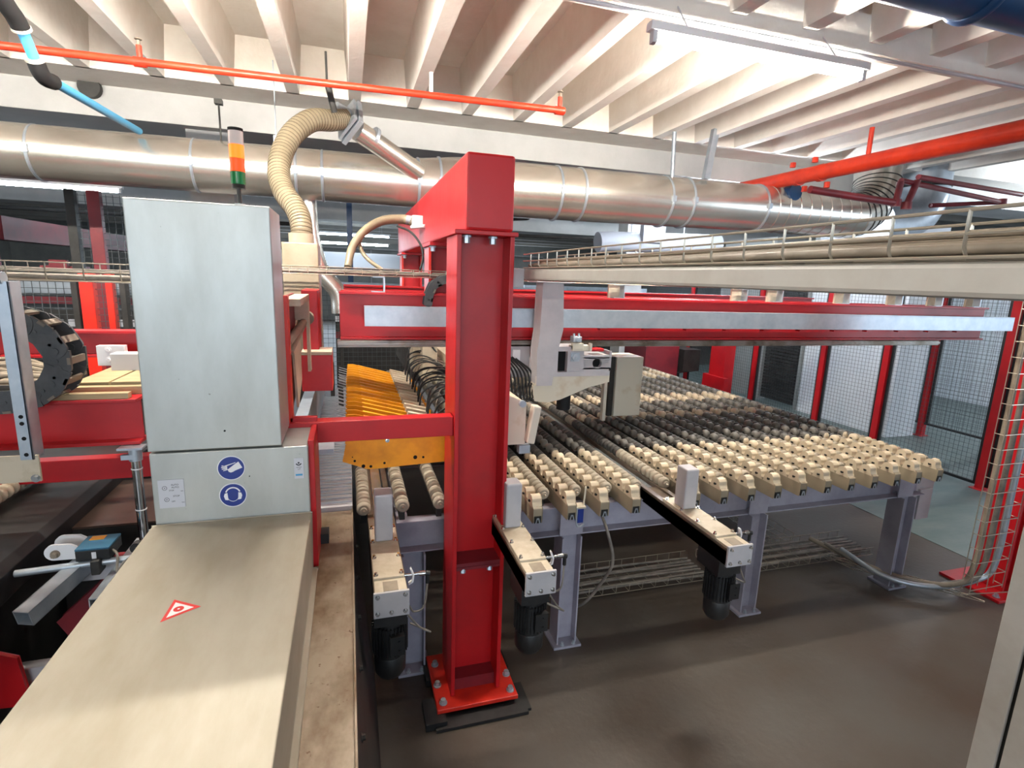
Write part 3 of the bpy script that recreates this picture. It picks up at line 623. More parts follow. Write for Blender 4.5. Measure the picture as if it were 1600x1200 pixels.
for k in range(NA):
    y = 2.57 + .1 * k
    lab = 'nearest yellow perforated plate arm, fully visible below the red cross bar' if k == 0 else ('farthest yellow plate arm of the row behind the red cross bar' if k == NA - 1 else 'yellow slotted plate arm in the row behind the red cross bar')
    if k == 0:
        a0 = thing('yellow_arm', lab, 'machine arm', (.35, y, 1.16), 'yellow arms behind the cross bar')
        MB().prism(AP, 'y', y, y + .012).build('arm_plate', 'yellow', a0, .001)
        b = MB()
        for px, pz, r in ((.01, 1.205, .006), (.05, 1.176, .009), (.085, 1.172, .007), (.15, 1.185, .006), (.30, 1.205, .010), (.34, 1.203, .006), (.0, 1.225, .003)): b.cyl((px, y + .001, pz), (px, y - .0012, pz), r, 14)
        b.build('hole', 'hole', a0)
        MB().bolt((.165, y, 1.30), (0, -1, 0), .007, .008).build('bolt', 'chrome', a0)
        MB().cyl((-.02, y + .006, 1.285), (-.085, y + .006, 1.30), .0035, 8).build('tip_pin', 'galv', a0); MB().cyl((-.03, y + .006, 1.235), (-.085, y + .006, 1.245), .0035, 8).build('tip_pin', 'galv', a0)
        continue
    ORD = 'zero first second third fourth fifth sixth seventh eighth ninth tenth eleventh twelfth thirteenth fourteenth fifteenth sixteenth seventeenth eighteenth nineteenth'.split()
    if 0 < k < NA - 1: lab = '%s yellow plate arm of the row, counted from the nearest one' % ORD[k + 1]
    if k == 1:
        a1 = thing('yellow_arm', lab, 'machine arm', (.35, y, 1.16), 'yellow arms behind the cross bar')
        q = [(-.035, 1.25), (-.02, 1.385), (.02, 1.385), (.48, 1.265), (.48, 1.215), (.12, 1.235)]
        MB().prism(q, 'y', y, y + .006).build('arm_plate', 'yellow', a1)
        MB().prism([(.06, 1.37), (.40, 1.281), (.40, 1.262), (.06, 1.351)], 'y', y + .02, y + .045).build('arm_rod', 'yellow', a1)
        b = MB()
        for hx in (.0, .045):
            for hz in (1.345, 1.30): b.cyl((hx, y - .0002, hz - hx * .25), (hx, y - .0012, hz - hx * .25), .0045, 8)
        b.build('hole', 'hole', a1)
        MB().prism([(.30, 1.270), (.44, 1.25), (.44, 1.298), (.31, 1.33)], 'y', y + .006, y + .05).build('cylinder_block', 'dusty', a1, .003)
        MB().cyl((-.02, y + .006, 1.34), (-.085, y + .006, 1.36), .003, 8).build('tip_pin', 'galv', a1); MB().cyl((-.03, y + .006, 1.275), (-.085, y + .006, 1.295), .003, 8).build('tip_pin', 'galv', a1)
        continue
    c = a1.copy(); COL.objects.link(c); c.location = (.35, y, 1.16); c['label'] = lab
    for ch in a1.children: d = ch.copy(); COL.objects.link(d); d.parent = c
b = MB()
for k in range(20):
    y = 2.72 + .092 * k; x = .42 + random.uniform(-.02, .02); h = random.uniform(.08, .15)
    b.tube(spline([(x, y, 1.27), (x + .02, y - .01, 1.31 + h * .8), (x + .10, y - .02, 1.34 + h), (x + .20, y + random.uniform(-.05, .02), 1.37 + h * .6), (x + .31, y + random.uniform(-.04, .04), 1.36)], 6), .0055, 6)
hs = tag(b.build('air_hose', 'blackrub'), 'tangle of thin black air hoses arching over the yellow arms', 'air hoses'); hs['kind'] = 'stuff'
b = MB()
for k in range(12):
    y = 2.7 + .19 * k; x = .48 + random.uniform(-.02, .02)
    b.tube(spline([(x, y, 1.33), (x + .05, y + random.uniform(-.05, .05), 1.44), (x + .16, y + random.uniform(-.08, .08), 1.45), (x + .27, y, 1.40)], 5), .003, 6)
hs = tag(b.build('air_hose', 'cable'), 'few pale thin air hoses among the black ones above the yellow arms', 'air hoses'); hs['kind'] = 'stuff'
b = MB()
for k in range(22):
    y = 4.2 + .04 * k; b.tube(spline([(.42, y, 1.36), (.44 + .01 * (k % 3), y, 1.52 + .04 * (k % 4)), (.56, y + random.uniform(-.1, .1), 1.62), (.66, y, 1.5)], 5), .006, 6)
hs = tag(b.build('air_hose', 'blackrub'), 'thick curl of black hoses left of the column below the bridge', 'air hoses'); hs['kind'] = 'stuff'
tag(MB().box(.56, .68, 4.3, 4.5, 1.26, 1.56).box(.5, .6, 4.45, 4.7, 1.3, 1.64).build('valve_block', 'dusty', None, .004), 'dusty cream valve block among the hoses left of the column', 'valve block')

# ================================================================ BRIDGE CARRIAGE
ca = thing('bridge_carriage', 'grey bridge carriage with angular arm hanging over the front of the red beam', 'machine carriage', (1.35, 3.2, 1.3))
MB().box(1.075, 1.30, 3.06, 3.22, 2.078, 2.086).build('top_plate', 'grey_paint', ca, .002)
MB().prism([(1.125, 2.078), (1.25, 2.078), (1.262, 1.80), (1.225, 1.62), (1.205, 1.45), (1.11, 1.45), (1.105, 1.66), (1.118, 1.78)], 'y', 3.07, 3.20).build('arm', 'grey_paint', ca, .004)
MB().prism([(1.11, 1.44), (1.11, 1.50), (1.22, 1.50), (1.61, 1.50), (1.61, 1.46), (1.50, 1.435)], 'y', 3.09, 3.6).build('lower_body', 'cream_paint', ca, .005)
MB().prism([(1.10, 1.44), (1.50, 1.435), (1.28, 1.35), (1.20, 1.335), (1.11, 1.345)], 'y', 3.10, 3.5).build('belly', 'cream_paint', ca, .004)
b = MB(); yy = (3.08, 3.6)
b.box(1.19, 1.61, *yy, 1.50, 1.53).box(1.19, 1.245, *yy, 1.53, 1.69).box(1.31, 1.42, *yy, 1.53, 1.69).box(1.42, 1.615, *yy, 1.53, 1.555).box(1.245, 1.31, 3.08, 3.6, 1.66, 1.69).box(1.60, 1.615, *yy, 1.53, 1.66).box(1.42, 1.60, 3.08, 3.3, 1.612, 1.635)
def holed(b, cx, cz, r, x0, x1, z0, z1, y0, y1, n=24):
    cs = []; sq = []
    for i in range(n + 1):
        a = 2 * PI * i / n + PI / 4; c_, s__ = math.cos(a), math.sin(a); k = 1 / max(abs(c_), abs(s__))
        cs.append((cx + r * c_, cz + r * s__)); px, pz = c_ * k, s__ * k
        sq.append((cx + px * ((x1 - cx) if px > 0 else (cx - x0)), cz + pz * ((z1 - cz) if pz > 0 else (cz - z0))))
    for i in range(n): b.prism([cs[i], sq[i], sq[i + 1], cs[i + 1]], 'y', y0, y1)
holed(b, 1.515, 1.583, .034, 1.42, 1.6, 1.545, 1.62, 3.08, 3.3)
b.box(1.11, 1.19, 3.09, 3.6, 1.50, 1.60).box(1.19, 1.61, 3.35, 3.6, 1.50, 1.66)
b.build('front_frame', 'grey_paint', ca, .003)
MB().box(1.245, 1.31, 3.12, 3.25, 1.53, 1.66).build('window_back', 'hole', ca)
MB().box(1.475, 1.555, 3.11, 3.2, 1.545, 1.62).build('round_window', 'hole', ca)
MB().box(1.33, 1.40, 3.05, 3.09, 1.675, 1.715).box(1.33, 1.455, 3.055, 3.12, 1.665, 1.70).box(1.44, 1.455, 3.04, 3.07, 1.665, 1.715).build('clamp_block', 'cream_paint', ca, .003)
MB().box(1.335, 1.39, 3.06, 3.12, 1.72, 1.755).cyl((1.36, 3.045, 1.737), (1.36, 3.06, 1.737), .016, 16).build('bearing_block', 'galv', ca, .003)
MB().bolt((1.345, 3.08, 1.755), (0, 0, 1), .008, .018).build('bolt', 'chrome', ca); MB().bolt((1.378, 3.08, 1.755), (0, 0, 1), .008, .018).build('bolt', 'chrome', ca)
MB().cyl((1.358, 3.055, 1.625), (1.358, 3.08, 1.625), .026, 20).cyl((1.358, 3.045, 1.625), (1.358, 3.056, 1.625), .012, 16).box(1.33, 1.386, 3.072, 3.08, 1.597, 1.653).build('shaft_bearing', 'galv', ca)
MB().box(1.48, 1.57, 3.1, 3.16, 1.655, 1.675).build('red_buffer', 'red', ca, .006)
MB().box(.93, 1.115, 3.25, 3.26, 1.47, 1.70).build('left_plate', 'grey_paint', ca)
MB().box(1.00, 1.045, 3.235, 3.25, 1.52, 1.65).build('terminal_strip', 'white', ca)
MB().box(.66, .72, 3.22, 3.5, 1.35, 1.70).box(.665, .70, 3.2, 3.24, 1.69, 1.76).cyl((.69, 3.205, 1.62), (.69, 3.22, 1.62), .028, 16).build('rear_bearing', 'cream_paint', ca, .003)
bx = MB().box(1.97, 2.20, 3.66, 3.9, 1.06, 1.53).build('side_box', 'cream_paint', ca, .006); bx['label'] = 'pale stained box at the right side of the carriage'
MB().box(1.925, 1.965, 3.68, 3.76, 1.06, 1.53).box(1.6, 1.97, 3.70, 3.76, 1.46, 1.52).build('guide_post', 'dark', ca)
MB().box(1.855, 1.88, 3.62, 3.66, 1.04, 1.52).build('edge_strip', 'cream_paint', ca)
MB().cyl((1.6, 3.8, 1.10), (1.6, 3.8, 1.32), .055, 20).box(1.55, 1.68, 3.75, 3.85, 1.28, 1.33).box(1.56, 1.6, 3.6, 3.75, 1.3, 1.46).build('gripper', 'blackrub', ca)
b = MB()
for k in range(7):
    x = .96 + .024 * k
    b.tube(spline([(x - .1, 3.2, 1.66 - .01 * k), (x, 3.19, 1.52), (x + .02, 3.18, 1.40 + .004 * k), (x + .03, 3.17, 1.33)], 6), .006, 6)
for k in range(8):
    x = 1.0 + .02 * k; b.tube(spline([(x, 3.15, 1.45), (x - .02, 3.13, 1.38), (x + .01, 3.12, 1.32 + .005 * k), (x + .03, 3.14, 1.38), (x + .02, 3.15, 1.45)], 6), .0045, 6)
hs = tag(b.build('air_hose', 'blackrub'), 'black hoses and looping cables hanging right of the column at the carriage', 'air hoses'); hs['kind'] = 'stuff'

# ================================================================ DUCTS AND PIPES
dy, dz = 5.5, 2.975
du = thing('ventilation_duct', 'large shiny sheet metal duct crossing the hall below the ceiling beam', 'duct', (1.5, dy, 2.7))
def dsec(x0, x1, r0, r1, z0=dz, z1=dz): return MB().lathe((x0, dy, z0), (x1, dy, z1), [(0, r0), (1, r1)], 48, rel=True)
dsec(-6, .65, .195, .225, 2.945, 2.965).build('duct_section', 'duct', du)
dsec(.65, 1.10, .226, .268, 2.965, 2.975).build('reducer', 'duct', du)
dsec(1.10, 4.6, .268, .262, 2.975, 3.005).build('duct_section', 'duct', du)
def band(x, r, z): return MB().lathe((x - .012, dy, z), (x + .012, dy, z), [(0, r + .004), (.006, r + .010), (.018, r + .010), (.024, r + .004)], 48).box(x - .02, x + .02, dy - r - .02, dy - r + .01, z - .03, z + .03).build('clamp_band', 'galv', du)
for x, r, z in ((-3.6, .203, 2.95), (-2.36, .207, 2.953), (-1.23, .212, 2.957), (-.42, .217, 2.96), (-.2, .218, 2.96), (.66, .226, 2.965), (.86, .247, 2.97), (2.08, .268, 2.98), (2.34, .268, 2.985), (3.35, .267, 2.99), (3.62, .267, 2.995), (4.6, .266, 3.0)): band(x, r, z)
pr = []; t = 0
while t < 1.35:
    pr += [(t, .262), (t + .125, .262), (t + .13, .268), (t + .14, .268), (t + .145, .262)]; t += .15
MB().lathe((4.62, dy, 3.005), (6.0, dy, 3.01), pr, 48).build('spiral_section', 'duct', du)
ep = [(6.0 + .55 * math.sin(a), dy + .12 * (1 - math.cos(a)), 3.01 + .55 * (1 - math.cos(a))) for a in [PI / 2 * i / 10 for i in range(11)]] + [(6.55, dy + .12, 4.1)]
MB().tube(ep, .262, 40).build('elbow', 'duct', du)
b = MB()
for i in range(1, 10, 1):
    p = Vector(ep[i]); q = (Vector(ep[i + 1]) - Vector(ep[i - 1])).normalized(); b.lathe(p - q * .006, p + q * .006, [(0, .264), (.003, .270), (.009, .270), (.012, .264)], 40)
b.build('seam', 'dark', du)
d2 = thing('ventilation_duct', 'second grey duct elbow rising at the upper right beside the first', 'duct', (7.5, 5.85, 2.68))
e2 = [(6.9, 5.85, 2.98)] + [(7.15 + .55 * math.sin(a), 5.85, 2.98 + .5 * (1 - math.cos(a))) for a in [PI / 2 * i / 10 for i in range(11)]] + [(7.70, 5.85, 4.1)]
MB().tube(e2, .30, 40).build('elbow', 'galv', d2)
MB().lathe((7.7, 5.85, 3.52), (7.7, 5.85, 3.58), [(0, .305), (.02, .32), (.04, .32), (.06, .305)], 40).build('clamp_band', 'dark', d2)
tag(MB().tube([(3.9, 8.2, 2.72), (4.1, 8.2, 2.74), (6.2, 8.2, 2.80)], .16, 28).box(4.6, 5.0, 7.98, 8.1, 2.75, 3.02).cyl((4.5, 8.2, 2.8), (4.5, 8.2, 4.13), .012, 8).cyl((5.5, 8.2, 2.8), (5.5, 8.2, 4.13), .012, 8).build('ventilation_duct', 'label'), 'pale lagged duct with a white box seen under the main duct', 'duct')
tag(MB().tube(spline([(.95, 5.66, 2.82), (1.4, 6.2, 2.84), (2.2, 6.8, 2.95)], 6), .12, 20).build('ventilation_duct', 'dark'), 'dark branch pipe under the main duct right of the portal', 'duct')
# duct branch with valve and hose
db = thing('branch_pipe', 'shiny slanted branch pipe with slide valve joining the top of the duct', 'pipe', (.2, 5.1, 2.9))
MB().cyl((.66, 5.32, 3.03), (.11, 5.05, 3.28), .086, 24).build('pipe', 'duct', db)
dv = Vector((.55, .27, -.25)).normalized()
c0 = Vector((.06, 5.02, 3.33)); u = dv.orthogonal().normalized(); w = dv.cross(u)
MB().cyl(c0 + dv * .20, c0 + dv * .23, .093, 24).build('pipe_collar', 'galv', db)
MB().obox(c0, dv, u, w, .02, .15, .13).obox(c0 - dv * .045, dv, u, w, .012, .14, .12).build('slide_valve', 'galv', db, .003)
MB().cyl(c0 - dv * .05, c0 - dv * .17, .085, 20, .075).build('hose_socket', 'galv', db)
MB().cyl((-.07, 4.66, 3.30), (-.118, 4.6, 3.50), .024, 12).cyl((-.118, 4.6, 3.50), (-.12, 4.6, 3.70), .008, 8).build('hanger_tube', 'dark', db)
hp_ = spline([(-.268, 3.60, 2.262), (-.265, 3.62, 2.36), (-.30, 3.74, 2.47), (-.39, 3.98, 2.60), (-.44, 4.2, 2.75), (-.43, 4.4, 2.93), (-.36, 4.55, 3.1), (-.24, 4.7, 3.235), (-.10, 4.86, 3.29), (.0, 4.97, 3.345)], 44)
m_ = len(hp_)
rib = lambda t: (.060 + .020 * min(1, t * 1.4)) * (1 + .02 * math.cos(2 * PI * t * 60))
rh = thing('ribbed_hose', 'thick cream ribbed suction hose curving up to the duct', 'hose', (-.268, 3.6, 2.262))
MB().tube(hp_, .07, 24, rib).build('hose_tube', 'hose', rh)
b = MB(); rb = lambda t: (.060 + .020 * min(1, t * 1.4)) * 1.0
for k in range(60):
    i_ = max(1, min(m_ - 2, int((k + .5) / 60 * (m_ - 1)))); q = (hp_[i_ + 1] - hp_[i_ - 1]).normalized(); rr_ = rb(i_ / (m_ - 1)); b.lathe(hp_[i_] - q * .004, hp_[i_] + q * .004, [(0, rr_), (.002, rr_ + .002), (.006, rr_ + .002), (.008, rr_)], 22)
b.build('groove_shade_band', 'groove_shade', rh)  # raised dark rings, groove shade put into colour
MB().cyl((-.268, 3.60, 2.262), (-.268, 3.60, 2.32), .072, 24).build('hose_collar', 'beige', rh)
hh = thing('branch_hose', 'thinner cream hose splitting in two from the junction box to the tray', 'hose', (.2, 3.7, 2.1))
MB().tube(spline([(.41, 3.66, 2.44), (.34, 3.68, 2.45), (.22, 3.65, 2.43), (.11, 3.58, 2.36), (.03, 3.5, 2.25), (.0, 3.42, 2.13)], 10), .028, 16, lambda t: .032 - .010 * t).build('hose_branch', 'hose', hh)
MB().tube(spline([(.07, 3.56, 2.32), (.08, 3.52, 2.24), (.12, 3.46, 2.18), (.2, 3.42, 2.12)], 10), .012, 12).build('hose_branch', 'hose', hh)
MB().cyl((.37, 3.665, 2.448), (.41, 3.66, 2.442), .03, 14).build('hose_fitting', 'galv', hh)
tag(MB().tube(spline([(.31, 3.62, 2.40), (.38, 3.5, 2.36), (.43, 3.4, 2.28), (.44, 3.36, 2.2), (.42, 3.34, 2.13)], 8), .007, 8).build('cable', 'blackrub'), 'thin black cable arching left of the near hanger post', 'cable')

sp_ = thing('sprinkler_pipe', 'thin orange sprinkler pipe running below the ceiling ribs', 'pipe', (-.5, 4.35, 3.38))
MB().cyl((-4.5, 4.55, 3.40), (1.66, 4.235, 3.40), .024, 16).build('pipe', 'pipe_red', sp_)
for x in (-1.27, 1.62):
    y = 4.33 - .05 * x
    MB().cyl((x, y, 3.41), (x, y, 3.50), .017, 12).cyl((x - .035, y, 3.40), (x + .035, y, 3.40), .031, 14).build('tee', 'pipe_red', sp_)
    MB().cyl((x, y, 3.50), (x, y, 3.53), .011, 10).cyl((x, y, 3.535), (x, y, 3.54), .022, 12).build('sprinkler_head', 'tan', sp_)
MB().cyl((.62, 4.30, 3.42), (.62, 4.30, 3.56), .014, 8).build('hanger', 'white', sp_)
rp_ = thing('red_main_pipe', 'thick red sprinkler main hanging at the upper right', 'pipe', (4.8, 4.0, 3.2))
MB().cyl((4.83, .2, 3.30), (4.80, 6.15, 3.31), .078, 24).build('pipe', 'pipe_red', rp_)
for y in (4.8, 5.1):
    MB().lathe((4.82, y - .03, 3.305), (4.82, y + .03, 3.305), [(0, .088), (.06, .088)], 20).cyl((4.72, y, 3.40), (4.72, y, 3.45), .03, 8).cyl((4.92, y, 3.16), (4.92, y, 3.22), .03, 8).build('clamp', 'pipe_red', rp_)
MB().cyl((4.8, 4.25, 3.36), (4.8, 4.25, 3.62), .022, 10).build('hanger', 'pipe_red', rp_)
MB().tube([(4.85, 2.9, 3.38), (4.82, 2.9, 3.5), (4.82, 2.9, 3.72)], .006, 8).tube([(4.72, 2.9, 3.33), (4.82, 2.9, 3.5)], .006, 8).build('hanger_rod', 'dark', rp_)
tag(MB().cyl((4.95, 5.25, 3.18), (4.95, 5.37, 3.18), .09, 18).box(4.86, 5.04, 5.28, 5.34, 3.1, 3.2).build('blue_valve', 'navy'), 'blue round valve hidden behind the red main pipe', 'valve')
ds = thing('dark_red_pipework', 'thin glossy dark red pipes zigzagging behind the red main pipe', 'pipe', (6.5, 4.8, 3.0))
MB().tube([(4.85, 4.95, 3.16), (5.45, 4.9, 3.12), (6.05, 4.9, 3.10)], .04, 12).build('pipe', 'red_dark', ds)
MB().tube([(6.05, 4.9, 3.10), (6.05, 4.88, 3.33)], .036, 12).tube([(6.22, 4.9, 3.08), (6.30, 4.88, 3.36)], .036, 12).build('riser', 'red_dark', ds)
MB().tube([(6.30, 4.88, 3.40), (8.6, 5.2, 3.42)], .03, 10).tube([(6.05, 4.88, 3.34), (8.25, 5.2, 3.30), (7.2, 5.35, 3.2)], .03, 10).build('pipe', 'red_dark', ds)
for p in ((6.05, 4.9, 3.10), (6.22, 4.9, 3.08), (8.25, 5.2, 3.30)): MB().cyl((p[0], p[1], p[2] - .04), (p[0], p[1], p[2] + .04), .055, 12).build('elbow', 'red_dark', ds)
ap = thing('air_pipe', 'light blue compressed air pipe with black elbows at the upper left', 'pipe', (-1.6, 4.3, 3.1))
MB().cyl((-1.6, 3.70, 3.30), (-1.6, 3.82, 3.16), .027, 16).build('pipe', 'blue_pipe', ap)
MB().cyl((-1.6, 3.93, 3.115), (-1.6, 5.35, 3.165), .027, 16).build('pipe', 'blue_pipe', ap)
MB().tube(spline([(-1.6, 3.50, 3.40), (-1.6, 3.60, 3.345), (-1.6, 3.66, 3.32), (-1.6, 3.71, 3.285)], 6), .042, 16).build('elbow', 'blackrub', ap)
MB().tube(spline([(-1.6, 3.81, 3.175), (-1.6, 3.85, 3.125), (-1.6, 3.90, 3.105), (-1.6, 3.99, 3.115)], 6), .042, 16).build('elbow', 'blackrub', ap)
for p, q in (((-1.6, 3.705, 3.29), (-1.6, 3.715, 3.28)), ((-1.6, 3.805, 3.18), (-1.6, 3.815, 3.168))): MB().cyl(p, q, .046, 16).build('collar', 'cream_paint', ap)
tag(MB().cyl((-2.2, 6.14, 3.66), (-2.2, 6.32, 3.66), .09, 20).build('pipe_sleeve', 'dark'), 'dark round pipe sleeve set in the concrete beam behind the air pipe', 'pipe sleeve')
nv = thing('navy_pipe', 'large dark blue pipe crossing the top right corner', 'pipe', (2.6, 1.9, 3.3))
MB().cyl((1.9, 1.86, 3.37), (4.2, 1.86, 3.37), .13, 32).build('pipe', 'navy', nv)
MB().lathe((2.52, 1.86, 3.37), (2.58, 1.86, 3.37), [(0, .135), (.02, .148), (.04, .148), (.06, .135)], 32).build('coupling', 'navy', nv)
b = MB().cyl((3.42, 5.42, 3.22), (3.40, 5.42, 3.72), .022, 10); tag(b.build('duct_hanger', 'galv'), 'thin grey hanger rod on top of the duct, left of the square one', 'hanger')
b = MB().obox((3.83, 5.35, 3.50), (.12, 0, .99), (.99, 0, -.12), (0, 1, 0), .26, .035, .03); tag(b.build('duct_hanger', 'galv'), 'square galvanised hanger strut leaning over the duct', 'hanger')
tag(MB().cyl((-1.02, 5.45, 3.16), (-1.02, 5.45, 3.47), .008, 8).box(-1.05, -.99, 5.42, 5.48, 3.46, 3.5).build('duct_hanger', 'dark'), 'thin rod hanger where the blue air pipe meets the duct', 'hanger')
tag(MB().cyl((-.53, 5.0, 3.12), (-.53, 5.0, 3.72), .005, 6).box(-.56, -.50, 4.98, 5.02, 3.60, 3.63).box(-.55, -.51, 4.98, 5.02, 3.1, 3.16).build('hanging_wire', 'galv'), 'thin wire with a white clip hanging next to the ribbed hose', 'wire')

# ================================================================ LAMPS
def lamp(x0, x1, y, z, label, m='lamp_on', grp=None, nx=1):
    t = thing('tube_lamp', label, 'lamp', ((x0 + x1) / 2, y, z), grp)
    MB().box(x0 - .05, x1 + .05, y - .03, y + .03, z + .055, z + .10).build('housing', 'white', t, .004)
    MB().cyl((x0, y, z + .02), (x1, y, z + .02), .019, 16).build('tube', m, t)
    zt = 3.445 if 6.2 < y < 7 else 3.74 if y < 6.2 else 4.14
    if y == 14.6: zt = 4.14
    for xx in (x0 + .2, x1 - .2): MB().cyl((xx, y, z + .10), (xx, y + (.15 if y == 2.93 else 0), zt if y > 3 or y < 2 else 3.7), .005, 6).build('hanger_rod', 'label', t)
    MB().box(x0 - .03, x0, y - .022, y + .022, z - .005, z + .056).build('lamp_holder', 'label', t, .003); MB().box(x1, x1 + .03, y - .022, y + .022, z - .005, z + .056).build('lamp_holder', 'label', t, .003)
lamp(1.67, 3.14, 2.93, 3.41, 'bright fluorescent tube lamp under the cross rib, above the duct')
G = 'fluorescent lamps on the cross rib out of view'
lamp(-1.45, .05, 2.93, 3.41, 'fluorescent tube lamp on the rib just above the picture edge')
lamp(-4.2, -2.65, 2.93, 3.41, 'fluorescent tube lamp on the rib far to the left out of view')
lamp(-2.6, -1.05, -4.2, 3.46, 'fluorescent tube lamp behind the camera to the left', 'lamp_rear')
lamp(-4.7, -3.0, 9.0, 3.06, 'far blueish fluorescent lamp under the duct at the left', 'lamp_far')
lamp(5.3, 7.1, 11.0, 3.42, 'far fluorescent lamp near the white column under the duct', 'lamp_far')
lamp(-1.0, 1.2, 17.0, 3.15, 'far bright fluorescent lamp between hose and portal, upper one', 'lamp_far')
lamp(-1.0, 1.0, 14.6, 2.78, 'far bright fluorescent lamp between hose and portal, lower one', 'lamp_far')
lamp(4.5, 6.0, 6.6, 3.17, 'added fill lamp hidden behind the large duct at the right', 'lamp_right_fill')  # added to light the white partition, kept out of sight
lamp(9.3, 10.8, 4.9, 3.40, 'added fill lamp above the white wall beyond the gate', 'lamp_right_fill')  # added outside the view to light the far right wall
lamp(4.9, 6.4, 8.6, 3.35, 'second added fill lamp hidden behind the duct at the right', 'lamp_right_fill')  # added out of sight to brighten the right bay
tag(MB().cyl((-6, 3.02, 3.58), (5.8, 3.02, 3.60), .012, 8).build('conduit', 'label'), 'thin grey conduit along the cross rib feeding the lamps', 'conduit')

# ================================================================ RIGHT SIDE: FENCE, COLUMN, TRAYS, FOREGROUND CABINET
def fence(label, x, y0, y1, posts, z0=.06, z1=2.05, pitch=.05, lab2='fence', yedges=None):
    t = thing('mesh_fence', label, 'fence', (x, (y0 + y1) / 2, 0))
    b = MB(); y = y0
    while y < y1: b.box(x - .0013, x + .0013, y - .0013, y + .0013, z0, z1); y += pitch
    z = z0
    while z < z1: b.box(x - .0013, x + .0013, y0, y1, z - .0013, z + .0013); z += pitch
    b.build('mesh_panel', 'mesh', t)
    fr = MB()
    for z in (z0 - .02, z1): fr.box(x - .015, x + .015, y0, y1, z, z + .03)
    for p in posts: fr.box(x - .015, x + .015, p + .05, p + .08, z0, z1).box(x - .015, x + .015, p - .08, p - .05, z0, z1)
    fr.build('panel_frame', 'black', t)
    for p in posts: MB().box(x - .04, x + .04, p - .04, p + .04, 0, z1 + .05).box(x - .08, x + .08, p - .07, p + .07, 0, .012).build('post', 'red', t, .003)
    return t
fence('red post mesh fence right behind the roller table', 6.6, 3.0, 11.0, (3.8, 5.1, 6.05, 7.4, 9.3))
fence('mesh gate between two red posts at the far right before the white wall', 8.15, 4.55, 5.7, (4.65, 5.6), .2)
tag(MB().box(10.9, 11.1, 4.4, 4.6, 0, 3.0).build('wall_pipe', 'wall_grey'), 'vertical grey duct on the white wall seen through the gate', 'pipe')
tag(MB().box(6.3, 6.5, 7.8, 8.2, 0, 1.55).box(6.25, 6.34, 7.7, 8.3, 0, .5).build('red_guard_column', 'red'), 'wide dark red column with bolts behind the far table edge', 'column')
tag(MB().box(5.2, 5.9, 8.6, 9.4, 0, .95).build('red_cabinet', 'red_dark'), 'dark red low cabinet behind the far table corner', 'cabinet')
tag(MB().prism([(8.5, .5), (9.1, .35), (9.1, 0), (9.4, 0), (9.4, .9), (8.5, .9)], 'x', 5.95, 6.3).build('machine_part', 'dark'), 'dark slanted machine part behind the fence at the table end', 'machine part')
rc = thing('fence_column', 'broad red steel column at the right edge carrying vertical conduits', 'column', (4.54, 2.39, 0))
MB().box(4.42, 4.44, 2.28, 2.5, .02, 3.6).box(4.65, 4.67, 2.28, 2.5, .02, 3.6).box(4.44, 4.65, 2.38, 2.39, .02, 3.6).build('column_body', 'red', rc, .003)
MB().box(4.26, 4.78, 2.20, 2.60, 0, .02).build('base_plate', 'red', rc, .003)
for p in ((4.31, 2.25), (4.72, 2.25)): MB().bolt((p[0], p[1], .02), (0, 0, 1), .014, .02).build('bolt', 'galv', rc)
vt = MB()
for y in (2.235, 2.29):
    for x in (4.0, 4.16, 4.32): vt.cyl((x, y, .1), (x, y, 2.2), .003, 6)
for k in range(21): vt.tube([(4.0, 2.29, .12 + .1 * k), (4.0, 2.235, .12 + .1 * k), (4.32, 2.235, .12 + .1 * k), (4.32, 2.29, .12 + .1 * k)], .003, 6)
tag(vt.build('wire_cable_tray', 'wire'), 'upright wire cable tray on the broad red column at the right', 'cable tray')
for i, (x, r, m, lab) in enumerate(((4.04, .018, 'tan', 'tan conduit, leftmost of the three bending up the red column'), (4.14, .016, 'cable', 'dark grey conduit, middle of the three bending up the red column'), (4.25, .018, 'galv', 'light grey conduit, rightmost of the three bending up the red column'))):
    tag(MB().tube(spline([(3.45 + .05 * i, 3.05 - .1 * i, .16), (3.60, 2.75 - .1 * i, .11), (3.76 + .04 * i, 2.50 - .06 * i, .09), (x - .08, 2.31, .13), (x, 2.265, .28), (x, 2.262, .8), (x, 2.265, 1.5), (x, 2.27, 2.1)], 8), r, 12).build('conduit', m), lab, 'conduit')
b = MB()
for i in range(4): b.cyl((3.5 + .02 * i, 3.0 - .09 * i, .06), (4.0 + .03 * i, 2.46 - .09 * i, .05), .0035, 6)
for i in range(2): b.cyl((4.0, 2.3 + .15 * i, .05), (4.5, 2.18 + .2 * i, .08), .0035, 6)
for k in range(8): t_ = k / 7; b.cyl((3.5 + .5 * t_, 3.0 - .54 * t_, .055), (3.56 + .53 * t_, 2.73 - .54 * t_, .055), .003, 6)
tag(b.build('wire_cable_tray', 'wire'), 'bent floor cable tray at the foot of the broad red column', 'cable tray')
fc = thing('foreground_cabinet', 'beige grey cabinet edge with a dark door gap at the right picture edge', 'cabinet', (2.35, 1.2, 0))
MB().box(1.965, 2.6, .93, 1.0, 0, 2.0).build('side_frame', 'tube_paint', fc, .003)
MB().box(1.975, 2.6, .918, .93, 0, 2.0).build('door_gap', 'hole', fc)
MB().box(1.965, 2.6, .2, .918, 0, 2.0).build('door_panel', 'tube_paint', fc, .003)

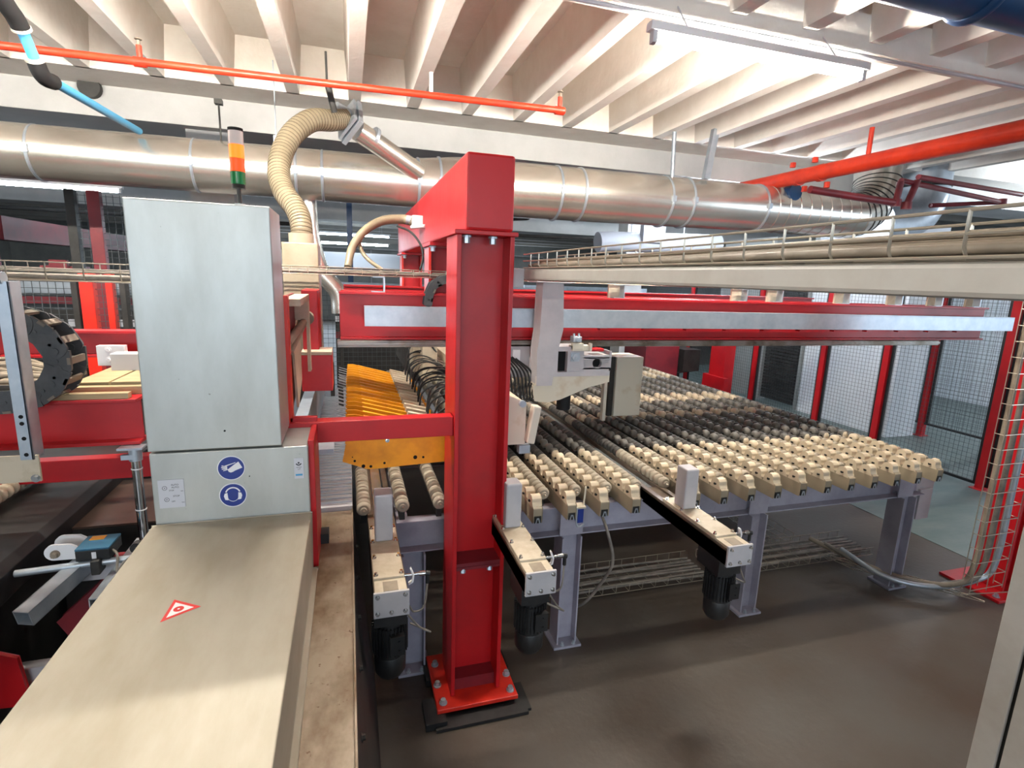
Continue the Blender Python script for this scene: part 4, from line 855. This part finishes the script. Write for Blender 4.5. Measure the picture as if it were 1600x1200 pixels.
# ================================================================ LEFT MACHINE
def ibeam_x(x0, x1, y, z0, z1, fl=.1, t=.014): return MB().box(x0, x1, y, y + fl, z0, z0 + t).box(x0, x1, y, y + fl, z1 - t, z1).box(x0, x1, y + fl / 2, y + fl / 2 + .01, z0, z1)
tag(ibeam_x(-3.2, -.85, 2.5, 1.362, 1.556).build('red_channel', 'red', None, .002), 'near red I-beam left of the cabinet, below the cable chain', 'beam')
tag(ibeam_x(-3.4, -.95, 3.18, 1.63, 1.765).build('red_channel', 'red', None, .002), 'far red I-beam left of the cabinet, behind the cable chain', 'beam')
tag(MB().box(-3.4, -.95, 3.0, 3.07, 1.04, 1.15).build('red_channel', 'red', None, .003), 'lowest red beam left of the cabinet, above the brown plate', 'beam')
tag(MB().box(-3.0, -.88, 2.51, 2.55, 1.557, 1.58).box(-3.0, -.84, 2.60, 2.64, 1.557, 1.59).build('wood_strip', 'wood'), 'thin wooden strips lying on the near red I-beam', 'wood strips')
tag(MB().box(-1.13, -1.0, 2.66, 3.16, 1.575, 1.6).build('wooden_plank', 'wood', None, .002), 'left wooden plank behind the wooden strips', 'plank')
tag(MB().box(-.99, -.86, 2.66, 3.16, 1.575, 1.6).build('wooden_plank', 'wood', None, .002), 'right wooden plank beside the cabinet', 'plank')
tag(MB().box(-1.2, -1.08, 3.1, 3.14, 1.6, 1.70).box(-1.09, -.95, 2.95, 3.04, 1.6, 1.68).bolt((-1.15, 3.1, 1.68), (0, -1, 0), .01, .01).bolt((-1.15, 3.1, 1.63), (0, -1, 0), .01, .01).build('bearing_bracket', 'white', None, .003), 'white bearing bracket on the planks beside the cabinet', 'bracket')
b = MB().box(-1.5, -1.25, 2.7, 3.1, 1.56, 1.575)
for k in range(9): b.tube(spline([(-1.9, 2.68 + .05 * k, 1.6), (-1.55, 2.66 + .06 * k, 1.61 + .012 * (k % 3)), (-1.3, 2.7 + .03 * k, 1.6 + .02 * (k % 2)), (-1.15, 2.75, 1.6)], 6), .010, 8)
hs = tag(b.build('cable_bundle', 'tan'), 'tangle of tan cables and tubes below the large cable chain', 'cables')
bp = thing('slotted_post', 'vertical aluminium post with holes and bottom plate at the left edge', 'post', (-1.13, 2.3, 1.3))
MB().box(-1.135, -1.095, 2.24, 2.246, 1.40, 2.03).box(-1.101, -1.095, 2.24, 2.31, 1.40, 2.03).build('angle', 'galv', bp, .001)
for z_ in (1.42, 1.48, 1.535, 1.56): MB().cyl((-1.115, 2.2402, z_), (-1.115, 2.2385, z_), .007, 12).build('hole', 'hole', bp)
MB().box(-1.6, -1.085, 2.246, 2.256, 1.315, 1.415).build('bottom_plate', 'dusty', bp, .001)
MB().bolt((-1.10, 2.246, 1.328), (0, -1, 0), .010, .01).build('bolt', 'chrome', bp)
MB().cyl((-1.16, 2.25, 2.04), (-1.11, 2.25, 2.04), .022, 14).build('clip', 'galv', bp)
lm = thing('left_conveyor', 'dark belt conveyor with cream disc rollers at the left edge', 'conveyor', (-2.0, 3.2, 0))
MB().prism([(-3.0, .2), (-3.0, .99), (-1.27, .99), (-1.24, .96), (-1.24, .86), (-1.32, .84), (-1.32, .2)], 'y', 1.7, 5.0).build('conveyor_body', 'black', lm, .003)
for x in (-1.56, -1.66, -1.76, -1.86):
    roller_mesh(x, 2.3, 3.25, z=1.04).build('roller', 'wheel', lm)
tag(MB().prism([(-1.30, 2.75), (-.80, 2.75), (-.80, 3.35), (-1.30, 3.35)], 'z', .895, .905).build('brown_plate', 'brown'), 'brown sheet plate lying level left of the cabinet behind the chrome pole', 'plate')
tag(MB().box(-1.3, -.85, 2.75, 2.9, 0, .893).build('plate_support', 'dark'), 'dark support box under the brown plate', 'support')
cp = thing('chrome_pole', 'vertical chrome pole hanging from the near red I-beam by a clamp', 'pole', (-.79, 2.45, .95))
MB().cyl((-.865, 2.48, 1.31), (-.865, 2.48, .90), .019, 20).build('pole', 'chrome', cp)
MB().cyl((-.865, 2.48, 1.30), (-.865, 2.48, 1.352), .024, 18).box(-.92, -.83, 2.45, 2.51, 1.352, 1.36).box(-.91, -.86, 2.455, 2.475, 1.31, 1.33).build('clamp', 'galv', cp)
MB().cyl((-.865, 2.48, 1.262), (-.865, 2.48, 1.266), .021, 16).cyl((-.865, 2.48, 1.08), (-.865, 2.48, 1.084), .021, 16).build('cable_tie', 'white', cp)
hb_ = thing('horizontal_tube', 'horizontal grey tube with cross clamp carrying the blue sensor', 'tube', (-1.05, 2.3, .93))
MB().cyl((-1.235, 2.30, .935), (-.78, 2.32, .945), .0135, 16).build('tube', 'galv', hb_)
MB().box(-.985, -.955, 2.275, 2.335, .905, .965).build('clamp', 'dark', hb_, .004)
bs = thing('laser_sensor', 'blue and black box sensor with yellow sticker on the horizontal tube', 'sensor', (-.97, 2.33, .96))
MB().box(-1.04, -.925, 2.30, 2.42, .957, 1.0).build('sensor_body', 'black', bs, .003); MB().box(-1.04, -.925, 2.30, 2.42, 1.0, 1.008).build('sensor_lid', 'blue_sensor', bs, .002)
MB().box(-1.02, -.97, 2.375, 2.41, 1.008, 1.0095).build('sticker', 'yellow', bs); MB().box(-.985, -.97, 2.2985, 2.3, .965, .992).build('sticker', 'white', bs)
MB().tube(spline([(-.925, 2.33, .98), (-.90, 2.30, .97), (-.895, 2.27, .91), (-.87, 2.28, .95), (-.80, 2.3, .98)], 6), .005, 8).build('cable', 'cable', bs)
wl = thing('white_lever', 'pair of white rounded levers with a brass bolt left of the blue sensor', 'lever', (-1.12, 2.35, .96))
for yy_ in (2.34, 2.42):
    pts = [(-1.125 + .03 * math.cos(a), .985 + .03 * math.sin(a)) for a in [PI / 2 + PI * i / 10 for i in range(11)]] + [(-1.0, .952), (-1.0, .966), (-1.07, 1.012)]
    MB().prism(pts, 'y', yy_, yy_ + .012).build('lever_plate', 'white', wl, .002)
MB().bolt((-1.12, 2.34, .98), (0, -1, 0), .011, .018).build('bolt', 'tan', wl)
tag(MB().cyl((-.835, 2.33, .99), (-.835, 2.30, .99), .022, 18).cyl((-.835, 2.30, .99), (-.835, 2.295, .99), .006, 10).build('hand_knob', 'black'), 'small black round hand knob at the desk edge below the chrome pole', 'knob')
st_ = thing('square_steel_tube', 'open ended square steel tube slanting at the lower left', 'tube', (-1.1, 2.2, .8))
def sqtube(p0, p1, h, parent, m='galv'):
    p0, p1 = Vector(p0), Vector(p1); a = (p1 - p0); ln = a.length / 2; a.normalize(); u = Vector((0, 0, 1)); w = a.cross(u).normalized(); u = w.cross(a); c = (p0 + p1) / 2; b = MB()
    for s, ax, ox in ((1, u, w), (-1, u, w), (1, w, u), (-1, w, u)): b.obox(c + ax * s * (h - .002), a, ax, ox, ln, .002, h)
    b.build('tube_wall', m, parent, .0)
    MB().obox(c, a, u, w, ln * .5, h * .9, h * .9).build('tube_core', 'hole', parent)
sqtube((-1.125, 2.10, .862), (-1.02, 2.40, .93), .030, st_)
st2 = thing('square_steel_tube', 'open ended square steel tube tucked under the desk edge', 'tube', (-.95, 2.3, .85))
sqtube((-.90, 2.12, .86), (-.90, 2.6, .86), .036, st2)
tag(MB().box(-1.12, -.85, 2.36, 2.37, .84, .915).build('mount_plate', 'grey_paint', None, .003), 'light grey mounting plate below the horizontal tube', 'plate')
tag(MB().box(-.92, -.78, 2.60, 2.61, .74, .93).build('guard_plate', 'galv', None, .006), 'rounded grey guard plate behind the blue sensor', 'plate')
tag(MB().prism([(-1.5, .46), (-1.2, .44), (-1.22, .64), (-1.28, .67), (-1.5, .62)], 'y', 2.2, 2.22).build('red_bracket', 'red', None, .003), 'red bracket plate with a slot at the lower left edge', 'bracket')
tag(MB().box(-1.4, -.72, 2.25, 2.30, .48, .56).build('grey_crossbar', 'grey_paint', None, .003), 'grey crossbar in the shadow at the lower left', 'bar')
tag(MB().prism([(-1.15, .68), (-1.0, .82), (-.96, .80), (-1.12, .62)], 'y', 2.35, 2.40).box(-1.0, -.88, 2.5, 2.55, .5, .86).build('red_strut', 'red_dark', None, .003), 'dark red strut hidden behind the square tubes', 'strut')

# background behind the left machine
def back_fence(label, y, x0, x1, z0, z1, posts, pitch=.06, z2=None):
    t = thing('mesh_fence', label, 'fence', ((x0 + x1) / 2, y, 0)); b = MB(); x = x0
    while x < x1: b.box(x - .002, x + .002, y - .002, y + .002, z0, z1); x += pitch
    z = z0
    while z < z1: b.box(x0, x1, y - .002, y + .002, z - .002, z + .002); z += pitch
    b.build('mesh_panel', 'mesh', t)
    for p, m, w_ in posts: MB().box(p - w_, p + w_, y - .04, y + .04, 0, z1 + .03).build('post', m, t, .003)
back_fence('mesh fence with bright red posts left of the cabinet below the tray', 5.0, -2.55, -.9, 1.35, 1.99, ((-1.94, 'red_orange', .045), (-1.79, 'red_orange', .022), (-2.02, 'dark', .02), (-1.70, 'dark', .02)), .05)  # brighter red puts stronger light into the colour of these posts
back_fence('taller mesh fence with a grey and a dark red post behind the left tray', 6.6, -2.62, -.9, 1.2, 2.78, ((-2.62, 'dark', .04), (-2.42, 'red_dark', .055)))
back_fence('dark framed mesh fence behind the beige hood', 7.2, -.62, 1.0, .3, 1.86, ((-.60, 'dark', .025), (-.1, 'dark', .02), (.95, 'dark', .02)))
tag(MB().box(-4.0, -3.79, 7.8, 13.5, 2.33, 2.6).box(-4.0, -3.85, 7.6, 7.8, 0, 2.65).build('portal_beam', 'red_dark'), 'dull red box beam of another machine high at the left edge', 'beam')
tag(MB().box(-2.95, -2.6, 6.6, 6.8, 2.0, 2.06).box(-2.85, -2.7, 6.55, 6.6, 2.0, 2.12).build('far_bracket', 'red_dark'), 'red bracket with bolts under the far dull red beam', 'bracket')
def far_machine(x0, x1, y, label, seed):
    random.seed(seed); t = thing('far_machine', label, 'machine', ((x0 + x1) / 2, y + .5, 0))
    MB().box(x0, x1, y, y + 1.0, 0, 1.55).build('machine_body', 'dark', t)
    MB().box(x0, x1, y - .04, y, 1.62, 1.70).box(x0, x1, y - .04, y, 1.1, 1.2).build('red_rail', 'red_dark', t)
    MB().box(x0 + .1, x1 - .1, y - .06, y, 1.74, 1.95).build('cover_strip', 'galv', t)
    b = MB(); n = int((x1 - x0) / .16)
    for k in range(n): b.box(x0 + .16 * k, x0 + .16 * k + .1, y - .08, y - .02, 1.36, 1.44)
    b.build('drive_row', 'label', t)
far_machine(-4.6, -1.6, 7.6, 'far machine with galvanised strip seen through the left mesh fence', 3)
far_machine(-.2, 3.4, 8.6, 'far machine row seen between the beige hood and the portal', 4)
far_machine(3.8, 7.2, 12.0, 'far machine row seen above the red bridge beam', 5)
tag(MB().box(.0, .10, 11.0, 11.1, 0, 3.9).build('blue_post', 'navy'), 'thin blue post far behind the cream branch hose', 'post')
tag(MB().tube(spline([(1.35, 9.4, 2.0), (1.33, 9.4, 2.35), (1.35, 9.4, 2.58), (1.5, 9.5, 2.68), (1.8, 9.6, 2.66)], 8), .09, 18).build('far_pipe', 'galv'), 'galvanised bent pipe far behind, left of the portal beam', 'pipe')
tag(MB().tube(spline([(-.35, 5.6, 2.75), (-.33, 5.6, 2.4), (-.25, 5.6, 2.1), (-.10, 5.6, 1.9), (-.08, 5.6, 1.7)], 8), .085, 18).build('drop_pipe', 'duct'), 'shiny drop pipe coming down behind the beige hood', 'pipe')
tag(MB().box(-3, 4.2, 15.5, 15.8, 2.2, 2.62).box(-3, -2.9, 15.5, 15.8, 0, 2.3).box(4.1, 4.2, 15.5, 15.8, 0, 2.3).build('far_shelf_rack', 'label'), 'far pale rack boards under the far lamps', 'rack')
tag(MB().box(-2.5, 3.5, 12.0, 12.08, 2.72, 2.8).box(-2.4, -2.36, 12.0, 12.04, 2.8, 4.12).box(3.3, 3.34, 12.0, 12.04, 2.8, 4.12).build('far_conduit', 'wall_grey'), 'far grey crossbar below the far lamps', 'bar')
tag(MB().cyl((-5, 10, 2.86), (-.8, 10, 2.86), .03, 8).build('far_pipe', 'black'), 'far black horizontal pipe above the dull red beam at the left', 'pipe')
tag(MB().cyl((2.6, 11.0, 2.95), (5.36, 10.2, 2.95), .03, 8).build('far_pipe', 'dark'), 'far black pipe left of the white column', 'pipe')
